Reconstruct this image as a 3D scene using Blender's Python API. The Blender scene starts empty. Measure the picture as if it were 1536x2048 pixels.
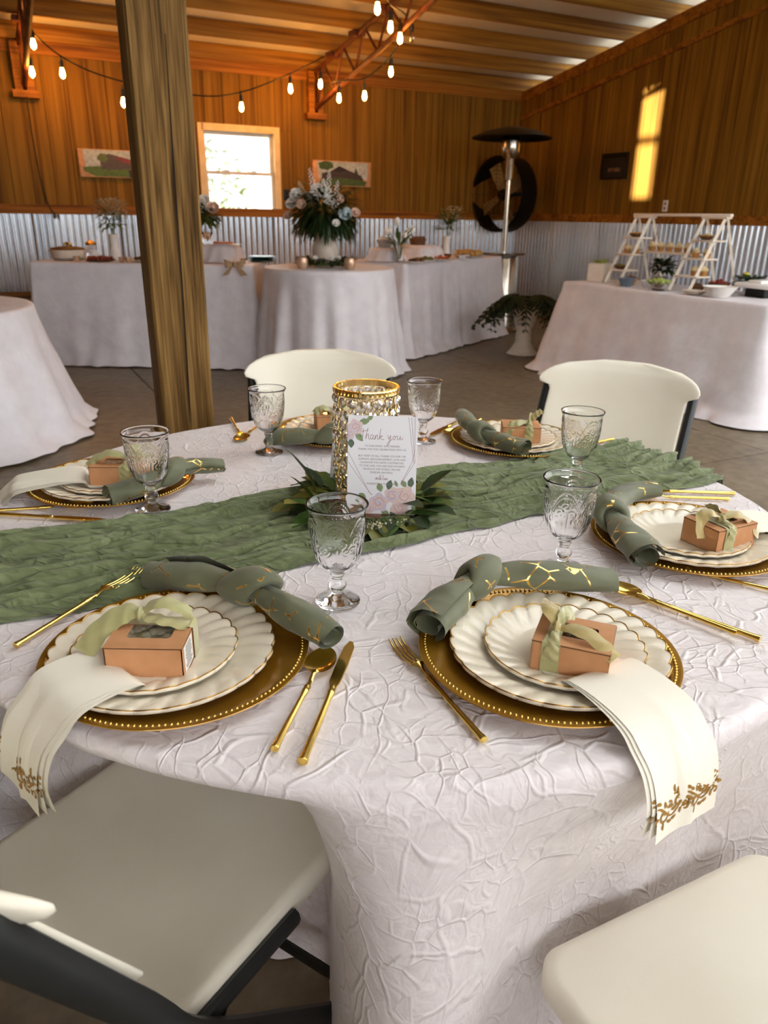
import bpy, bmesh, math, random
from math import sin, cos, pi, radians, sqrt, atan2, hypot, exp
from mathutils import Vector, Matrix, noise
random.seed(11)
sc = bpy.context.scene
C = sc.collection
# ---------------------------------------------------------------- camera
PITCH, ROLL = radians(21.49), radians(.93)
cam_d = bpy.data.cameras.new('camera'); cam = bpy.data.objects.new('camera', cam_d); C.objects.link(cam)
cam_d.sensor_fit = 'VERTICAL'; cam_d.sensor_height = 36; cam_d.lens = 1506 / 2048 * 36
cam_d.clip_start = .02; cam_d.clip_end = 300
cam.matrix_world = Matrix.Translation((0, 0, 1.283)) @ Matrix.Rotation(pi / 2 - PITCH, 4, 'X') @ Matrix.Rotation(ROLL, 4, 'Z')
cam_d.dof.use_dof = True; cam_d.dof.focus_distance = 1.15; cam_d.dof.aperture_fstop = 7.5
sc.camera = cam
# ---------------------------------------------------------------- room frame: u along the back wall to the left, v away from it
C0 = Vector((1.756, 11.26, 0)); RA = radians(207.3)
UX = Vector((cos(RA), sin(RA), 0)); VX = Vector((-sin(RA), cos(RA), 0))
def W(u, v, z=0.): return C0 + UX * u + VX * v + Vector((0, 0, z))
RM = Matrix.Translation(C0) @ Matrix.Rotation(RA, 4, 'Z')
# ---------------------------------------------------------------- sky, sun, exposure
world = bpy.data.worlds.new('sky'); sc.world = world; world.use_nodes = True
bg = world.node_tree.nodes['Background']; bg.inputs[0].default_value = (.955, .975, 1.0, 1); bg.inputs[1].default_value = 1.0
sun_d = bpy.data.lights.new('sun', 'SUN'); sun = bpy.data.objects.new('sun', sun_d); C.objects.link(sun)
sun_d.energy = 6.0; sun_d.angle = radians(.6); sun_d.color = (1, .95, .86)
SUN_DIR = (-UX * 1.0 + VX * .02 + Vector((0, 0, -.052))).normalized()     # low sun through the clerestory added to the far gable
sun.rotation_euler = SUN_DIR.to_track_quat('-Z', 'Y').to_euler()
vs = sc.view_settings
vs.view_transform = 'Standard'; vs.look = 'None'; vs.gamma = 1; vs.use_curve_mapping = False; vs.exposure = 2.26
cy = sc.cycles
cy.use_denoising = True; cy.max_bounces = 9; cy.transmission_bounces = 9; cy.transparent_max_bounces = 12
cy.diffuse_bounces = 3; cy.glossy_bounces = 4; cy.sample_clamp_indirect = 6; cy.adaptive_threshold = .1; cy.adaptive_min_samples = 16
# ---------------------------------------------------------------- node helpers
def lin(c):
    return tuple((x / 255 / 12.92 if x / 255 <= .04045 else ((x / 255 + .055) / 1.055) ** 2.4) for x in c) + (1.,)
def nd(nt, typ, ins=None, **props):
    n = nt.nodes.new(typ)
    for k, v in props.items(): setattr(n, k, v)
    for k, v in (ins or {}).items():
        if isinstance(v, bpy.types.NodeSocket): nt.links.new(v, n.inputs[k])
        else: n.inputs[k].default_value = v
    return n
def ramp(nt, fac, stops, interp='LINEAR'):
    r = nd(nt, 'ShaderNodeValToRGB', {0: fac}); e = r.color_ramp; e.interpolation = interp
    while len(e.elements) < len(stops): e.elements.new(.5)
    for i, (p, c) in enumerate(stops):
        e.elements[i].position = p; e.elements[i].color = c if len(c) == 4 else lin(c)
    return r.outputs[0]
def gray(v): return (v, v, v, 1)
def newmat(name):
    m = bpy.data.materials.new(name); m.use_nodes = True
    nt = m.node_tree
    return m, nt, nt.nodes['Principled BSDF']
def coords(nt, scale=(1, 1, 1), jitter=True, rot=(0, 0, 0)):
    tc = nd(nt, 'ShaderNodeTexCoord'); v = tc.outputs['Object']
    if jitter:
        oi = nd(nt, 'ShaderNodeObjectInfo')
        m = nd(nt, 'ShaderNodeMath', {0: oi.outputs['Random'], 1: 37.}, operation='MULTIPLY')
        v = nd(nt, 'ShaderNodeVectorMath', {0: v, 1: m.outputs[0]}, operation='ADD').outputs[0]
    return nd(nt, 'ShaderNodeMapping', {0: v, 2: rot, 3: scale}).outputs[0]
def setp(b, rough=.5, metal=0., spec=.5, trans=0., ior=1.45, coat=0., sheen=0., emit=None, es=1.):
    b.inputs['Roughness'].default_value = rough; b.inputs['Metallic'].default_value = metal
    b.inputs['Specular IOR Level'].default_value = spec; b.inputs['Transmission Weight'].default_value = trans
    b.inputs['IOR'].default_value = ior; b.inputs['Coat Weight'].default_value = coat; b.inputs['Sheen Weight'].default_value = sheen
    if emit: b.inputs['Emission Color'].default_value = lin(emit); b.inputs['Emission Strength'].default_value = es
MATS = {}
def pm(name, col, rough=.5, metal=0., col2=None, scale=8., stretch=(1, 1, 1), bump=0., bscale=None, detail=2.5, jitter=True, contrast=(.3, .7), dist=.002, **kw):
    """a noise-mottled principled material"""
    if name in MATS: return MATS[name]
    m, nt, b = newmat(name); setp(b, rough, metal, **kw)
    co = coords(nt, stretch, jitter)
    n = nd(nt, 'ShaderNodeTexNoise', {'Vector': co, 'Scale': scale, 'Detail': detail})
    c2 = col2 or tuple(x * .88 for x in col)
    nt.links.new(ramp(nt, n.outputs[0], [(contrast[0], c2), (contrast[1], col)]), b.inputs['Base Color'])
    if bump:
        n2 = nd(nt, 'ShaderNodeTexNoise', {'Vector': co, 'Scale': bscale or scale * 4, 'Detail': 2.})
        bp = nd(nt, 'ShaderNodeBump', {'Strength': bump, 'Distance': dist, 'Height': n2.outputs[0]})
        nt.links.new(bp.outputs[0], b.inputs['Normal'])
    MATS[name] = m; return m
def wood(name, c1, c2, c3, axis=2, scale=3., rough=.65, bump=.25, ring=1., coat=0.):
    """grain running along one object axis"""
    m, nt, b = newmat(name); setp(b, rough, coat=coat, spec=.22)
    st = [scale * 5] * 3; st[axis] = scale * .28
    co = coords(nt, tuple(st))
    n1 = nd(nt, 'ShaderNodeTexNoise', {'Vector': co, 'Scale': 1., 'Detail': 3., 'Distortion': .6 * ring})
    st2 = [scale * 26] * 3; st2[axis] = scale * .7
    co2 = coords(nt, tuple(st2))
    n2 = nd(nt, 'ShaderNodeTexNoise', {'Vector': co2, 'Scale': 1., 'Detail': 2.})
    mx = nd(nt, 'ShaderNodeMath', {0: n1.outputs[0], 1: n2.outputs[0]}, operation='ADD')
    hf = nd(nt, 'ShaderNodeMath', {0: mx.outputs[0], 1: .5}, operation='MULTIPLY')
    nt.links.new(ramp(nt, hf.outputs[0], [(.36, c3), (.5, c1), (.64, c2)]), b.inputs['Base Color'])
    bp = nd(nt, 'ShaderNodeBump', {'Strength': bump, 'Distance': .004, 'Height': hf.outputs[0]})
    nt.links.new(bp.outputs[0], b.inputs['Normal'])
    MATS[name] = m; return m
def crinkle(name, col, col2, rough, s=1., strength=.7, dist=.004, ridges=True, stretch=(1, 1, 1), fine=1.):
    """crushed taffeta: a web of sharp raised creases over soft wrinkles"""
    m, nt, b = newmat(name); setp(b, rough, spec=.5, sheen=.15)
    co = coords(nt, stretch, False)
    wob = nd(nt, 'ShaderNodeTexNoise', {'Vector': co, 'Scale': 9 * s, 'Detail': 1.})
    off = nd(nt, 'ShaderNodeVectorMath', {0: wob.outputs['Color'], 1: (.07 / s,) * 3}, operation='MULTIPLY')
    co2 = nd(nt, 'ShaderNodeVectorMath', {0: co, 1: off.outputs[0]}, operation='ADD').outputs[0]
    hs = []
    ca = nd(nt, 'ShaderNodeMapping', {0: co2, 2: (0, 0, .6), 3: (1, 2.4, 1)}).outputs[0]; cb = nd(nt, 'ShaderNodeMapping', {0: co2, 2: (0, 0, -.9), 3: (2.2, 1, 1.3)}).outputs[0]
    for sc_, wd, amp, cv_ in ((10 * s, .06, .85, co2), (22 * s, .085, .5, co2), (7 * s, .055, .7, ca), (9 * s, .055, .6, cb)):
        v = nd(nt, 'ShaderNodeTexVoronoi', {'Vector': cv_, 'Scale': sc_}, feature='DISTANCE_TO_EDGE')
        r = ramp(nt, v.outputs['Distance'], [(0, gray(1)), (wd, gray(0))], 'EASE')
        # creases come and go along their length
        if len(hs) % 2 == 0: nm = nd(nt, 'ShaderNodeTexNoise', {'Vector': co, 'Scale': sc_ * .6, 'Detail': 0.})
        g = ramp(nt, nm.outputs[0], [(.5, gray(0)), (.64, gray(1))] if len(hs) % 2 == 0 else [(.38, gray(1)), (.5, gray(0))])
        h = nd(nt, 'ShaderNodeMath', {0: r, 1: g}, operation='MULTIPLY')
        hs.append(nd(nt, 'ShaderNodeMath', {0: h.outputs[0], 1: amp}, operation='MULTIPLY').outputs[0])
    fn = nd(nt, 'ShaderNodeTexNoise', {'Vector': co2, 'Scale': 34 * s * fine, 'Detail': 2., 'Distortion': 1.2})
    f2 = nd(nt, 'ShaderNodeMath', {0: fn.outputs[0], 1: .9}, operation='MULTIPLY')
    t = nd(nt, 'ShaderNodeMath', {0: hs[0], 1: hs[1]}, operation='ADD')
    for k in (2, 3): t = nd(nt, 'ShaderNodeMath', {0: t.outputs[0], 1: hs[k]}, operation='ADD')
    t2 = nd(nt, 'ShaderNodeMath', {0: t.outputs[0], 1: f2.outputs[0]}, operation='ADD')
    bp = nd(nt, 'ShaderNodeBump', {'Strength': strength, 'Distance': dist, 'Height': t2.outputs[0]})
    nt.links.new(bp.outputs[0], b.inputs['Normal'])
    nt.links.new(ramp(nt, fn.outputs[0], [(.3, col2), (.7, col)]), b.inputs['Base Color'])
    MATS[name] = m; return m
# ---------------------------------------------------------------- mesh helpers
class MB:
    def __init__(s): s.v = []; s.f = []
    def add(s, vs, fs, M=None):
        o = len(s.v)
        s.v += [tuple(M @ Vector(p)) for p in vs] if M else [tuple(p) for p in vs]
        s.f += [tuple(i + o for i in f) for f in fs]; return s
    def box(s, c, d, M=None):
        x, y, z = c; a, b, h = d[0] / 2, d[1] / 2, d[2] / 2
        v = [(x + i * a, y + j * b, z + k * h) for k in (-1, 1) for j in (-1, 1) for i in (-1, 1)]
        return s.add(v, [(0, 2, 3, 1), (4, 5, 7, 6), (0, 1, 5, 4), (2, 6, 7, 3), (0, 4, 6, 2), (1, 3, 7, 5)], M)
    def cbox(s, c, d, b=.01, seg=2, M=None):
        bm = bmesh.new(); bmesh.ops.create_cube(bm, size=1)
        for v in bm.verts: v.co = Vector((c[0] + v.co.x * d[0], c[1] + v.co.y * d[1], c[2] + v.co.z * d[2]))
        bmesh.ops.bevel(bm, geom=bm.edges[:], offset=min(b, min(d) * .49), segments=seg, profile=.5, affect='EDGES')
        bm.verts.index_update()
        s.add([v.co[:] for v in bm.verts], [[v.index for v in f.verts] for f in bm.faces], M); bm.free(); return s
    def grid(s, fn, nu, nv, cu=False, cv=False, M=None):
        v = [fn(i / (nu if cu else nu - 1), j / (nv if cv else nv - 1)) for i in range(nu) for j in range(nv)]
        f = []
        for i in range(nu if cu else nu - 1):
            for j in range(nv if cv else nv - 1):
                a, b = i * nv + j, i * nv + (j + 1) % nv; c, d = ((i + 1) % nu) * nv + (j + 1) % nv, ((i + 1) % nu) * nv + j
                f.append((a, d, c, b))
        return s.add(v, f, M)
    def lathe(s, prof, n=32, M=None, fn=None):
        """prof: (r, z) list; fn(theta, k, r, z) -> (r, z) optional"""
        v = []; m = len(prof)
        for i in range(n):
            t = 2 * pi * i / n
            for k, (r, z) in enumerate(prof):
                if fn: r, z = fn(t, k, r, z)
                v.append((r * cos(t), r * sin(t), z))
        f = [(i * m + k, ((i + 1) % n) * m + k, ((i + 1) % n) * m + k + 1, i * m + k + 1) for i in range(n) for k in range(m - 1)]
        return s.add(v, f, M)
    def tube(s, path, r, n=8, cap=True, closed=False, flat=1., twist=0., up=None, M=None):
        P = [Vector(p) for p in path]; m = len(P); R = r if isinstance(r, (list, tuple)) else [r] * m
        T = []
        for i in range(m):
            a = P[(i - 1) % m] if (closed or i > 0) else P[i]; b = P[(i + 1) % m] if (closed or i < m - 1) else P[i]
            t = (b - a); T.append(t.normalized() if t.length > 1e-9 else Vector((0, 0, 1)))
        u = Vector(up) if up else (Vector((0, 0, 1)) if abs(T[0].z) < .9 else Vector((1, 0, 0)))
        v = []
        for i in range(m):
            u = (u - T[i] * u.dot(T[i]));
            u = u.normalized() if u.length > 1e-6 else T[i].orthogonal().normalized()
            w = T[i].cross(u)
            for k in range(n):
                a = 2 * pi * k / n + twist * i / m
                v.append(P[i] + (w * cos(a) + u * sin(a) * flat) * R[i])
        f = [(i * n + k, i * n + (k + 1) % n, ((i + 1) % m) * n + (k + 1) % n, ((i + 1) % m) * n + k) for i in range(m if closed else m - 1) for k in range(n)]
        if cap and not closed: f += [tuple(range(n))[::-1], tuple((m - 1) * n + k for k in range(n))]
        return s.add(v, f, M)
    def ball(s, c, r, n=8, m=6, M=None):
        rx, ry, rz = r if isinstance(r, (tuple, list)) else (r, r, r)
        v = [(c[0], c[1], c[2] - rz)]
        for j in range(1, m):
            p = -pi / 2 + pi * j / m
            v += [(c[0] + rx * cos(p) * cos(2 * pi * i / n), c[1] + ry * cos(p) * sin(2 * pi * i / n), c[2] + rz * sin(p)) for i in range(n)]
        v.append((c[0], c[1], c[2] + rz)); L = len(v) - 1
        f = [(0, 1 + (i + 1) % n, 1 + i) for i in range(n)]
        for j in range(m - 2):
            f += [(1 + j * n + i, 1 + j * n + (i + 1) % n, 1 + (j + 1) * n + (i + 1) % n, 1 + (j + 1) * n + i) for i in range(n)]
        f += [(L, 1 + (m - 2) * n + i, 1 + (m - 2) * n + (i + 1) % n) for i in range(n)]
        return s.add(v, f, M)
    def leaf(s, p, d, L, w, up=(0, 0, 1), bend=.25, fold=.15):
        """a pointed bent leaf from p along d"""
        p = Vector(p); d = Vector(d).normalized(); up = Vector(up); sd = d.cross(up)
        sd = sd.normalized() if sd.length > 1e-4 else d.orthogonal().normalized(); n = sd.cross(d)
        v = []
        for t, k in ((0, .08), (.25, .8), (.5, 1.), (.78, .66), (1., .0)):
            c = p + d * L * t - n * L * bend * t * t
            if k == 0: v.append(c); continue
            v += [c - sd * w * k * .5 + n * w * fold * k, c, c + sd * w * k * .5 + n * w * fold * k]
        f = [(a + i, a + i + 1, a + i + 4, a + i + 3) for a in (0, 3, 6) for i in (0, 1)] + [(9, 10, 12), (10, 11, 12)]
        return s.add(v, f)
def mesh_of(mb, name, smooth=True, ang=40):
    me = bpy.data.meshes.new(name); me.from_pydata(mb.v, [], mb.f)
    me.polygons.foreach_set('use_smooth', [smooth] * len(me.polygons))
    if smooth and ang < 180: me.set_sharp_from_angle(angle=radians(ang))
    return me
def obj(name, mb, mat, parent=None, smooth=True, ang=40, M=None):
    me = mb if isinstance(mb, bpy.types.Mesh) else mesh_of(mb, name, smooth, ang)
    o = bpy.data.objects.new(name, me); C.objects.link(o)
    if mat is not None and not me.materials: me.materials.append(mat)
    if parent: o.parent = parent
    if M is not None: o.matrix_basis = M
    return o
def tag(o, label, cat, group=None, kind=None):
    o['label'] = label; o['category'] = cat
    if group: o['group'] = group
    if kind: o['kind'] = kind
    return o
def thing(name, label, cat, loc=(0, 0, 0), rotz=0., group=None):
    o = bpy.data.objects.new(name, None); C.objects.link(o); o.empty_display_size = .05
    o.location = loc; o.rotation_euler = (0, 0, rotz); return tag(o, label, cat, group)
def struct(name, mb, mat, parent=None, smooth=False, ang=40):
    o = obj(name, mb, mat, parent, smooth, ang)
    if not parent: o['kind'] = 'structure'; o.matrix_basis = RM      # built in the room's own axes
    return o
def dup(root, loc=None, rotz=None, label=None, group=None):
    r = root.copy(); C.objects.link(r)
    if loc is not None: r.location = loc
    if rotz is not None: r.rotation_euler = (0, 0, rotz)
    if label: r['label'] = label
    if group: r['group'] = group
    for ch in list(root.children):
        c = ch.copy(); C.objects.link(c); c.parent = r
        for g in list(ch.children):
            d = g.copy(); C.objects.link(d); d.parent = c
    return r
def spline(pts, n):
    """Catmull-Rom through the points"""
    P = [Vector(p) for p in pts]; out = []; m = len(P) - 1
    for k in range(n):
        t = k / (n - 1) * m; i = min(int(t), m - 1); f = t - i
        a, b, c, d = P[max(i - 1, 0)], P[i], P[i + 1], P[min(i + 2, m)]
        out.append(.5 * (2 * b + (c - a) * f + (2 * a - 5 * b + 4 * c - d) * f * f + (3 * b - a - 3 * c + d) * f ** 3))
    return out
def lerp(a, b, t): return a + (b - a) * t
def sstep(a, b, x):
    t = min(1, max(0, (x - a) / (b - a))); return t * t * (3 - 2 * t)
RZ = lambda a: Matrix.Rotation(a, 4, 'Z')
TR = Matrix.Translation
# ---------------------------------------------------------------- materials
plywood = wood('stained_plywood', (126, 88, 24), (145, 104, 35), (92, 59, 13), 2, 1.1, .7, .15)
rafterwood = wood('rafter_pine', (150, 104, 34), (174, 128, 54), (108, 66, 16), 0, 1.2, .6, .2)
postwood = wood('rough_post_pine', (116, 86, 44), (150, 116, 66), (70, 48, 20), 2, 4.5, .8, 1., 3.)
trimwood = wood('trim_pine', (142, 88, 24), (168, 110, 38), (92, 50, 10), 0, 1.5, .6, .2)
benchwood = wood('bench_wood', (96, 74, 50), (120, 96, 66), (66, 48, 32), 0, 2., .7, .3)
roofmat = pm('roof_sheet', (236, 233, 226), .5, 0., (222, 218, 210), 1.5)
concrete = None
galv = pm('galvanised_steel', (228, 233, 238), .24, 1., (196, 204, 212), 3., (1, 1, .2), .05)
rust = pm('painted_rust_steel', (112, 58, 36), .6, .3, (74, 38, 24), 14., bump=.2)
cloth_main = crinkle('crushed_taffeta', (239, 231, 231), (228, 218, 218), .4, 1.5, .5, .004)
cloth_far = pm('crushed_taffeta_buffet', (232, 227, 229), .5, 0., (221, 214, 217), 9., (1, 1, 1), .35, 14., 3., False, dist=.012, sheen=.1)
runner_m = crinkle('gauze_sage', (122, 131, 92), (88, 97, 62), .85, 1.5, .8, .004, stretch=(.35, 1.3, 1))
goldpaint = pm('gold_charger_lacquer', (170, 124, 32), .3, .6, (152, 106, 22), 20., coat=.4)
gold = pm('polished_gold', (244, 214, 124), .17, 1., (232, 196, 100), 12.)
pale_gold = pm('champagne_gold', (240, 214, 160), .2, 1., (224, 192, 130), 30.)
goldrim = pm('gold_rim_line', (206, 160, 80), .25, 1., (170, 124, 50), 12.)
china = pm('cream_china', (244, 234, 213), .18, 0., (237, 226, 203), 6., coat=.3)
kraft = pm('kraft_card', (206, 150, 104), .7, 0., (190, 134, 88), 30., bump=.1, bscale=200.)
kraft_shade = pm('kraft_seam_shade', (90, 60, 40), .8)
sage_ribbon = pm('sage_ribbon', (184, 176, 126), .4, 0., (166, 162, 108), 18., sheen=.4)
ivory_ribbon = pm('sheer_ribbon', (192, 172, 114), .45, 0., (172, 152, 92), 18., sheen=.4)
sweets = pm('iced_sweets', (206, 196, 176), .5, 0., (150, 136, 116), 60.)
dark_sweets = pm('chocolate_sweets', (86, 58, 44), .5, 0., (56, 36, 28), 60.)
paper = pm('paper_napkin_ivory', (250, 244, 228), .8, 0., (246, 238, 220), 10., bump=.06, bscale=300.)
goldprint = pm('gold_print', (176, 132, 60), .5, .3, (160, 116, 46), 20.)
plastic = pm('ivory_moulded_plastic', (240, 234, 216), .45, 0., (232, 224, 204), 5., bump=.12, bscale=500., dist=.001)
tubemat = pm('charcoal_tube', (48, 50, 50), .4, .4, (38, 40, 40), 10.)
black = pm('black_metal', (26, 25, 24), .4, .5, (16, 16, 16), 10.)
steel = pm('stainless_steel', (210, 200, 184), .22, 1., (180, 170, 154), 10.)
ceramic = pm('white_ceramic', (240, 236, 230), .35, 0., (228, 222, 214), 6.)
potcream = pm('cream_stoneware', (222, 208, 190), .6, 0., (204, 188, 168), 12.)
teal = pm('teal_plate_glaze', (30, 92, 92), .15, 0., (22, 74, 76), 6.)
whitewood = pm('whitewashed_wood', (236, 222, 204), .6, 0., (222, 206, 184), 10., (1, 1, 4))
leaf_dark = pm('leaf_dark', (44, 66, 28), .5, 0., (24, 40, 14), 30.)
leaf_mid = pm('leaf_mid', (84, 110, 52), .5, 0., (56, 80, 32), 30.)
leaf_pale = pm('leaf_pale', (170, 176, 130), .6, 0., (140, 148, 104), 30.)
leaf_olive = pm('leaf_olive', (120, 116, 46), .5, 0., (86, 92, 34), 26.)
stem_m = pm('stem_green', (96, 110, 60), .6)
petal_w = pm('petal_white', (246, 242, 234), .6, 0., (232, 226, 214), 30., sheen=.3)
petal_p = pm('petal_blush', (236, 200, 176), .6, 0., (220, 178, 150), 30., sheen=.3)
petal_b = pm('petal_pale_blue', (206, 220, 222), .6, 0., (186, 204, 208), 30.)
dried = pm('dried_blossom', (196, 188, 158), .8, 0., (168, 158, 128), 40.)
fern_m = pm('fern_frond', (36, 52, 24), .6, 0., (20, 32, 14), 20.)
def glassmat(name, col=(255, 255, 255), rough=0., ior=1.42):
    m, nt, b = newmat(name); setp(b, rough, trans=1., ior=ior)
    co = coords(nt, (1, 1, 1), False); n = nd(nt, 'ShaderNodeTexNoise', {'Vector': co, 'Scale': 4., 'Detail': 0.})
    nt.links.new(ramp(nt, n.outputs[0], [(.3, tuple(x * .998 for x in col)), (.7, col)]), b.inputs['Base Color'])
    MATS[name] = m; return m
glass = glassmat('clear_pressed_glass'); crystal_m = glassmat('cut_crystal', ior=1.6); crystal_m.node_tree.nodes['Principled BSDF'].inputs['Transmission Weight'].default_value = .85
def film(name, amount):
    """thin clear sheet: transparent plus a fresnel reflection"""
    m = bpy.data.materials.new(name); m.use_nodes = True; nt = m.node_tree; nt.nodes.clear()
    co = coords(nt, (1, 1, 1), False); n = nd(nt, 'ShaderNodeTexNoise', {'Vector': co, 'Scale': 3.})
    tr = nd(nt, 'ShaderNodeBsdfTransparent', {0: (.97, .98, .97, 1)}); gl = nd(nt, 'ShaderNodeBsdfGlossy', {'Roughness': .05})
    bp = nd(nt, 'ShaderNodeBump', {'Strength': .05, 'Height': n.outputs[0]})
    fr = nd(nt, 'ShaderNodeLayerWeight', {0: .5, 'Normal': bp.outputs[0]})              # Schlick reflectance, the same from both sides
    f5 = nd(nt, 'ShaderNodeMath', {0: fr.outputs['Facing'], 1: 5.}, operation='POWER')
    fm = nd(nt, 'ShaderNodeMath', {0: f5.outputs[0], 1: .9 * amount, 2: .035 * amount}, operation='MULTIPLY_ADD', use_clamp=True)
    mx = nd(nt, 'ShaderNodeMixShader', {0: fm.outputs[0], 1: tr.outputs[0], 2: gl.outputs[0]})
    out = nd(nt, 'ShaderNodeOutputMaterial', {0: mx.outputs[0]}); return m
pane_m = film('window_pane', 1.2); film_m = film('box_window_film', 1.5)
def napkin_mat():
    m, nt, b = newmat('sage_napkin_gold_foil'); setp(b, .6, sheen=.2)
    co = coords(nt, (1, 1, 1), True, (.4, .3, .2))
    n = nd(nt, 'ShaderNodeTexNoise', {'Vector': co, 'Scale': 12., 'Detail': 4.})
    base = ramp(nt, n.outputs[0], [(.3, (92, 94, 68)), (.7, (116, 118, 90))])
    v = nd(nt, 'ShaderNodeTexVoronoi', {'Vector': co, 'Scale': 24.}, feature='DISTANCE_TO_EDGE')
    ln = ramp(nt, v.outputs['Distance'], [(.022, gray(1)), (.032, gray(0))])
    n2 = nd(nt, 'ShaderNodeTexNoise', {'Vector': co, 'Scale': 21., 'Detail': 1.})
    g = ramp(nt, n2.outputs[0], [(.5, gray(0)), (.52, gray(1))])
    k = nd(nt, 'ShaderNodeMath', {0: ln, 1: g}, operation='MULTIPLY')
    mx = nd(nt, 'ShaderNodeMix', {0: k.outputs[0], 6: base, 7: lin((240, 200, 112))}, data_type='RGBA')
    nt.links.new(mx.outputs[2], b.inputs['Base Color']); nt.links.new(k.outputs[0], b.inputs['Metallic'])
    rr = nd(nt, 'ShaderNodeMath', {0: k.outputs[0], 1: -.35, 2: .6}, operation='MULTIPLY_ADD')
    nt.links.new(rr.outputs[0], b.inputs['Roughness'])
    n3 = nd(nt, 'ShaderNodeTexNoise', {'Vector': co, 'Scale': 45., 'Detail': 4.})
    bp = nd(nt, 'ShaderNodeBump', {'Strength': .25, 'Distance': .003, 'Height': n3.outputs[0]}); nt.links.new(bp.outputs[0], b.inputs['Normal'])
    return m
napkin_m = napkin_mat()
# ================================================================ the setting
def zr(v): return 2.96 + .16 * v
UW, VW = 10.5, 13.0
def wbox(mb, u0, u1, v0, v1, z0, z1):
    return mb.add([(u, v, z) for z in (z0, z1) for v in (v0, v1) for u in (u0, u1)],
                  [(0, 2, 3, 1), (4, 5, 7, 6), (0, 1, 5, 4), (2, 6, 7, 3), (0, 4, 6, 2), (1, 3, 7, 5)])
def rprism(mb, us, poly):
    """poly of (v, z) swept over u range"""
    n = len(poly); vs_ = [(u, v, z) for u in us for v, z in poly]
    return mb.add(vs_, [tuple(range(n))[::-1], tuple(range(n, 2 * n))] + [(i, (i + 1) % n, n + (i + 1) % n, n + i) for i in range(n)])
L3 = lambda *a: Vector(a)
def rthing(name, label, cat, group=None):
    t = thing(name, label, cat, (0, 0, 0), 0, group); t.matrix_world = RM; return t
# ground outside
gm = pm('pale_gravel_ground', (196, 192, 178), .9, 0., (176, 172, 156), .4)
mb = MB(); mb.add([(-60, -60, -.06), (60, -60, -.06), (60, 70, -.06), (-60, 70, -.06)], [(0, 1, 2, 3)])
obj('ground', mb, gm, None, False)['kind'] = 'structure'
# floor: slab pieces with saw-cut joints
def concrete_mat():
    m, nt, b = newmat('brown_concrete'); setp(b, .45, spec=.4)
    co = coords(nt, (1, 1, 1), False)
    n1 = nd(nt, 'ShaderNodeTexNoise', {'Vector': co, 'Scale': 1.1, 'Detail': 5., 'Roughness': .65})
    n2 = nd(nt, 'ShaderNodeTexNoise', {'Vector': co, 'Scale': 14., 'Detail': 3.})
    s = nd(nt, 'ShaderNodeMath', {0: n1.outputs[0], 1: n2.outputs[0]}, operation='ADD')
    h = nd(nt, 'ShaderNodeMath', {0: s.outputs[0], 1: .5}, operation='MULTIPLY')
    nt.links.new(ramp(nt, h.outputs[0], [(.35, (92, 80, 62)), (.5, (116, 101, 80)), (.65, (136, 121, 98))]), b.inputs['Base Color'])
    bp = nd(nt, 'ShaderNodeBump', {'Strength': .15, 'Distance': .003, 'Height': n2.outputs[0]}); nt.links.new(bp.outputs[0], b.inputs['Normal'])
    return m
concrete = concrete_mat()
mb = wbox(MB(), -.1, UW + .1, -.1, VW, -.16, -.012)
floor = struct('floor', mb, pm('floor_joint', (60, 54, 46), .9))
ul = [-.1, 2.69, 5.69, 8.69, UW + .1]; vl = [-.1, 3.4, 6.4, 9.4, VW]
for i in range(4):
    for j in range(4):
        mb = wbox(MB(), ul[i] + .004, ul[i + 1] - .004, vl[j] + .004, vl[j + 1] - .004, -.012, 0)
        obj('slab', mb, concrete, floor, False)
# back wall
WU0, WU1, WZ0, WZ1 = 3.47, 4.33, 1.28, 2.155          # window opening
mb = MB()
wbox(mb, -.12, WU0, -.12, 0, 0, zr(0) - .14); wbox(mb, WU1, UW, -.12, 0, 0, zr(0) - .14)
wbox(mb, WU0, WU1, -.12, 0, 0, WZ0); wbox(mb, WU0, WU1, -.12, 0, WZ1, zr(0) - .14)
wall_b = struct('wall_back', mb, pm('wall_backing', (92, 54, 18), .8))
def plank(parent, u0, u1, z0, z1, th):
    m = wbox(MB(), u0, u1, 0, th, z0, z1); obj('plank', m, plywood, parent, False)
pw = .203; u = .02
while u < 7.8:
    a, b = u, u + pw - .006; th = .016 + random.uniform(-.001, .002)
    if b < WU0 - .01 or a > WU1 + .01: plank(wall_b, a, b, 1.32, 2.82, th)
    else:
        plank(wall_b, a, b, WZ1 + .0, 2.82, th)
        if a < WU0 - .05: plank(wall_b, a, WU0 - .046, 1.32, WZ1 - .001, th)
        if b > WU1 + .05: plank(wall_b, WU1 + .046, b, 1.32, WZ1 - .001, th)
    u += pw
wbox(mb2 := MB(), 7.82, UW, 0, .014, 1.32, 2.82); obj('plank', mb2, plywood, wall_b, False)
def corr(parent, p0, along, nrm, z1, k0, n=13):
    """one corrugated sheet: n ribs of 68 mm"""
    pit = .0678; m = n * 8 + 1
    def fn(a, b):
        s = k0 * pit + a * n * pit; d = .018 + .013 * cos(2 * pi * s / pit)
        return tuple(p0 + along * s + nrm * d + Vector((0, 0, .02 + b * z1)))
    g = MB().grid(fn, m, 2); obj('corrugated_sheet', g, galv, parent, True, 80)
for k in range(12): corr(wall_b, Vector((0, 0, 0)), Vector((1, 0, 0)), Vector((0, 1, 0)), 1.245, 13 * k)
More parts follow.
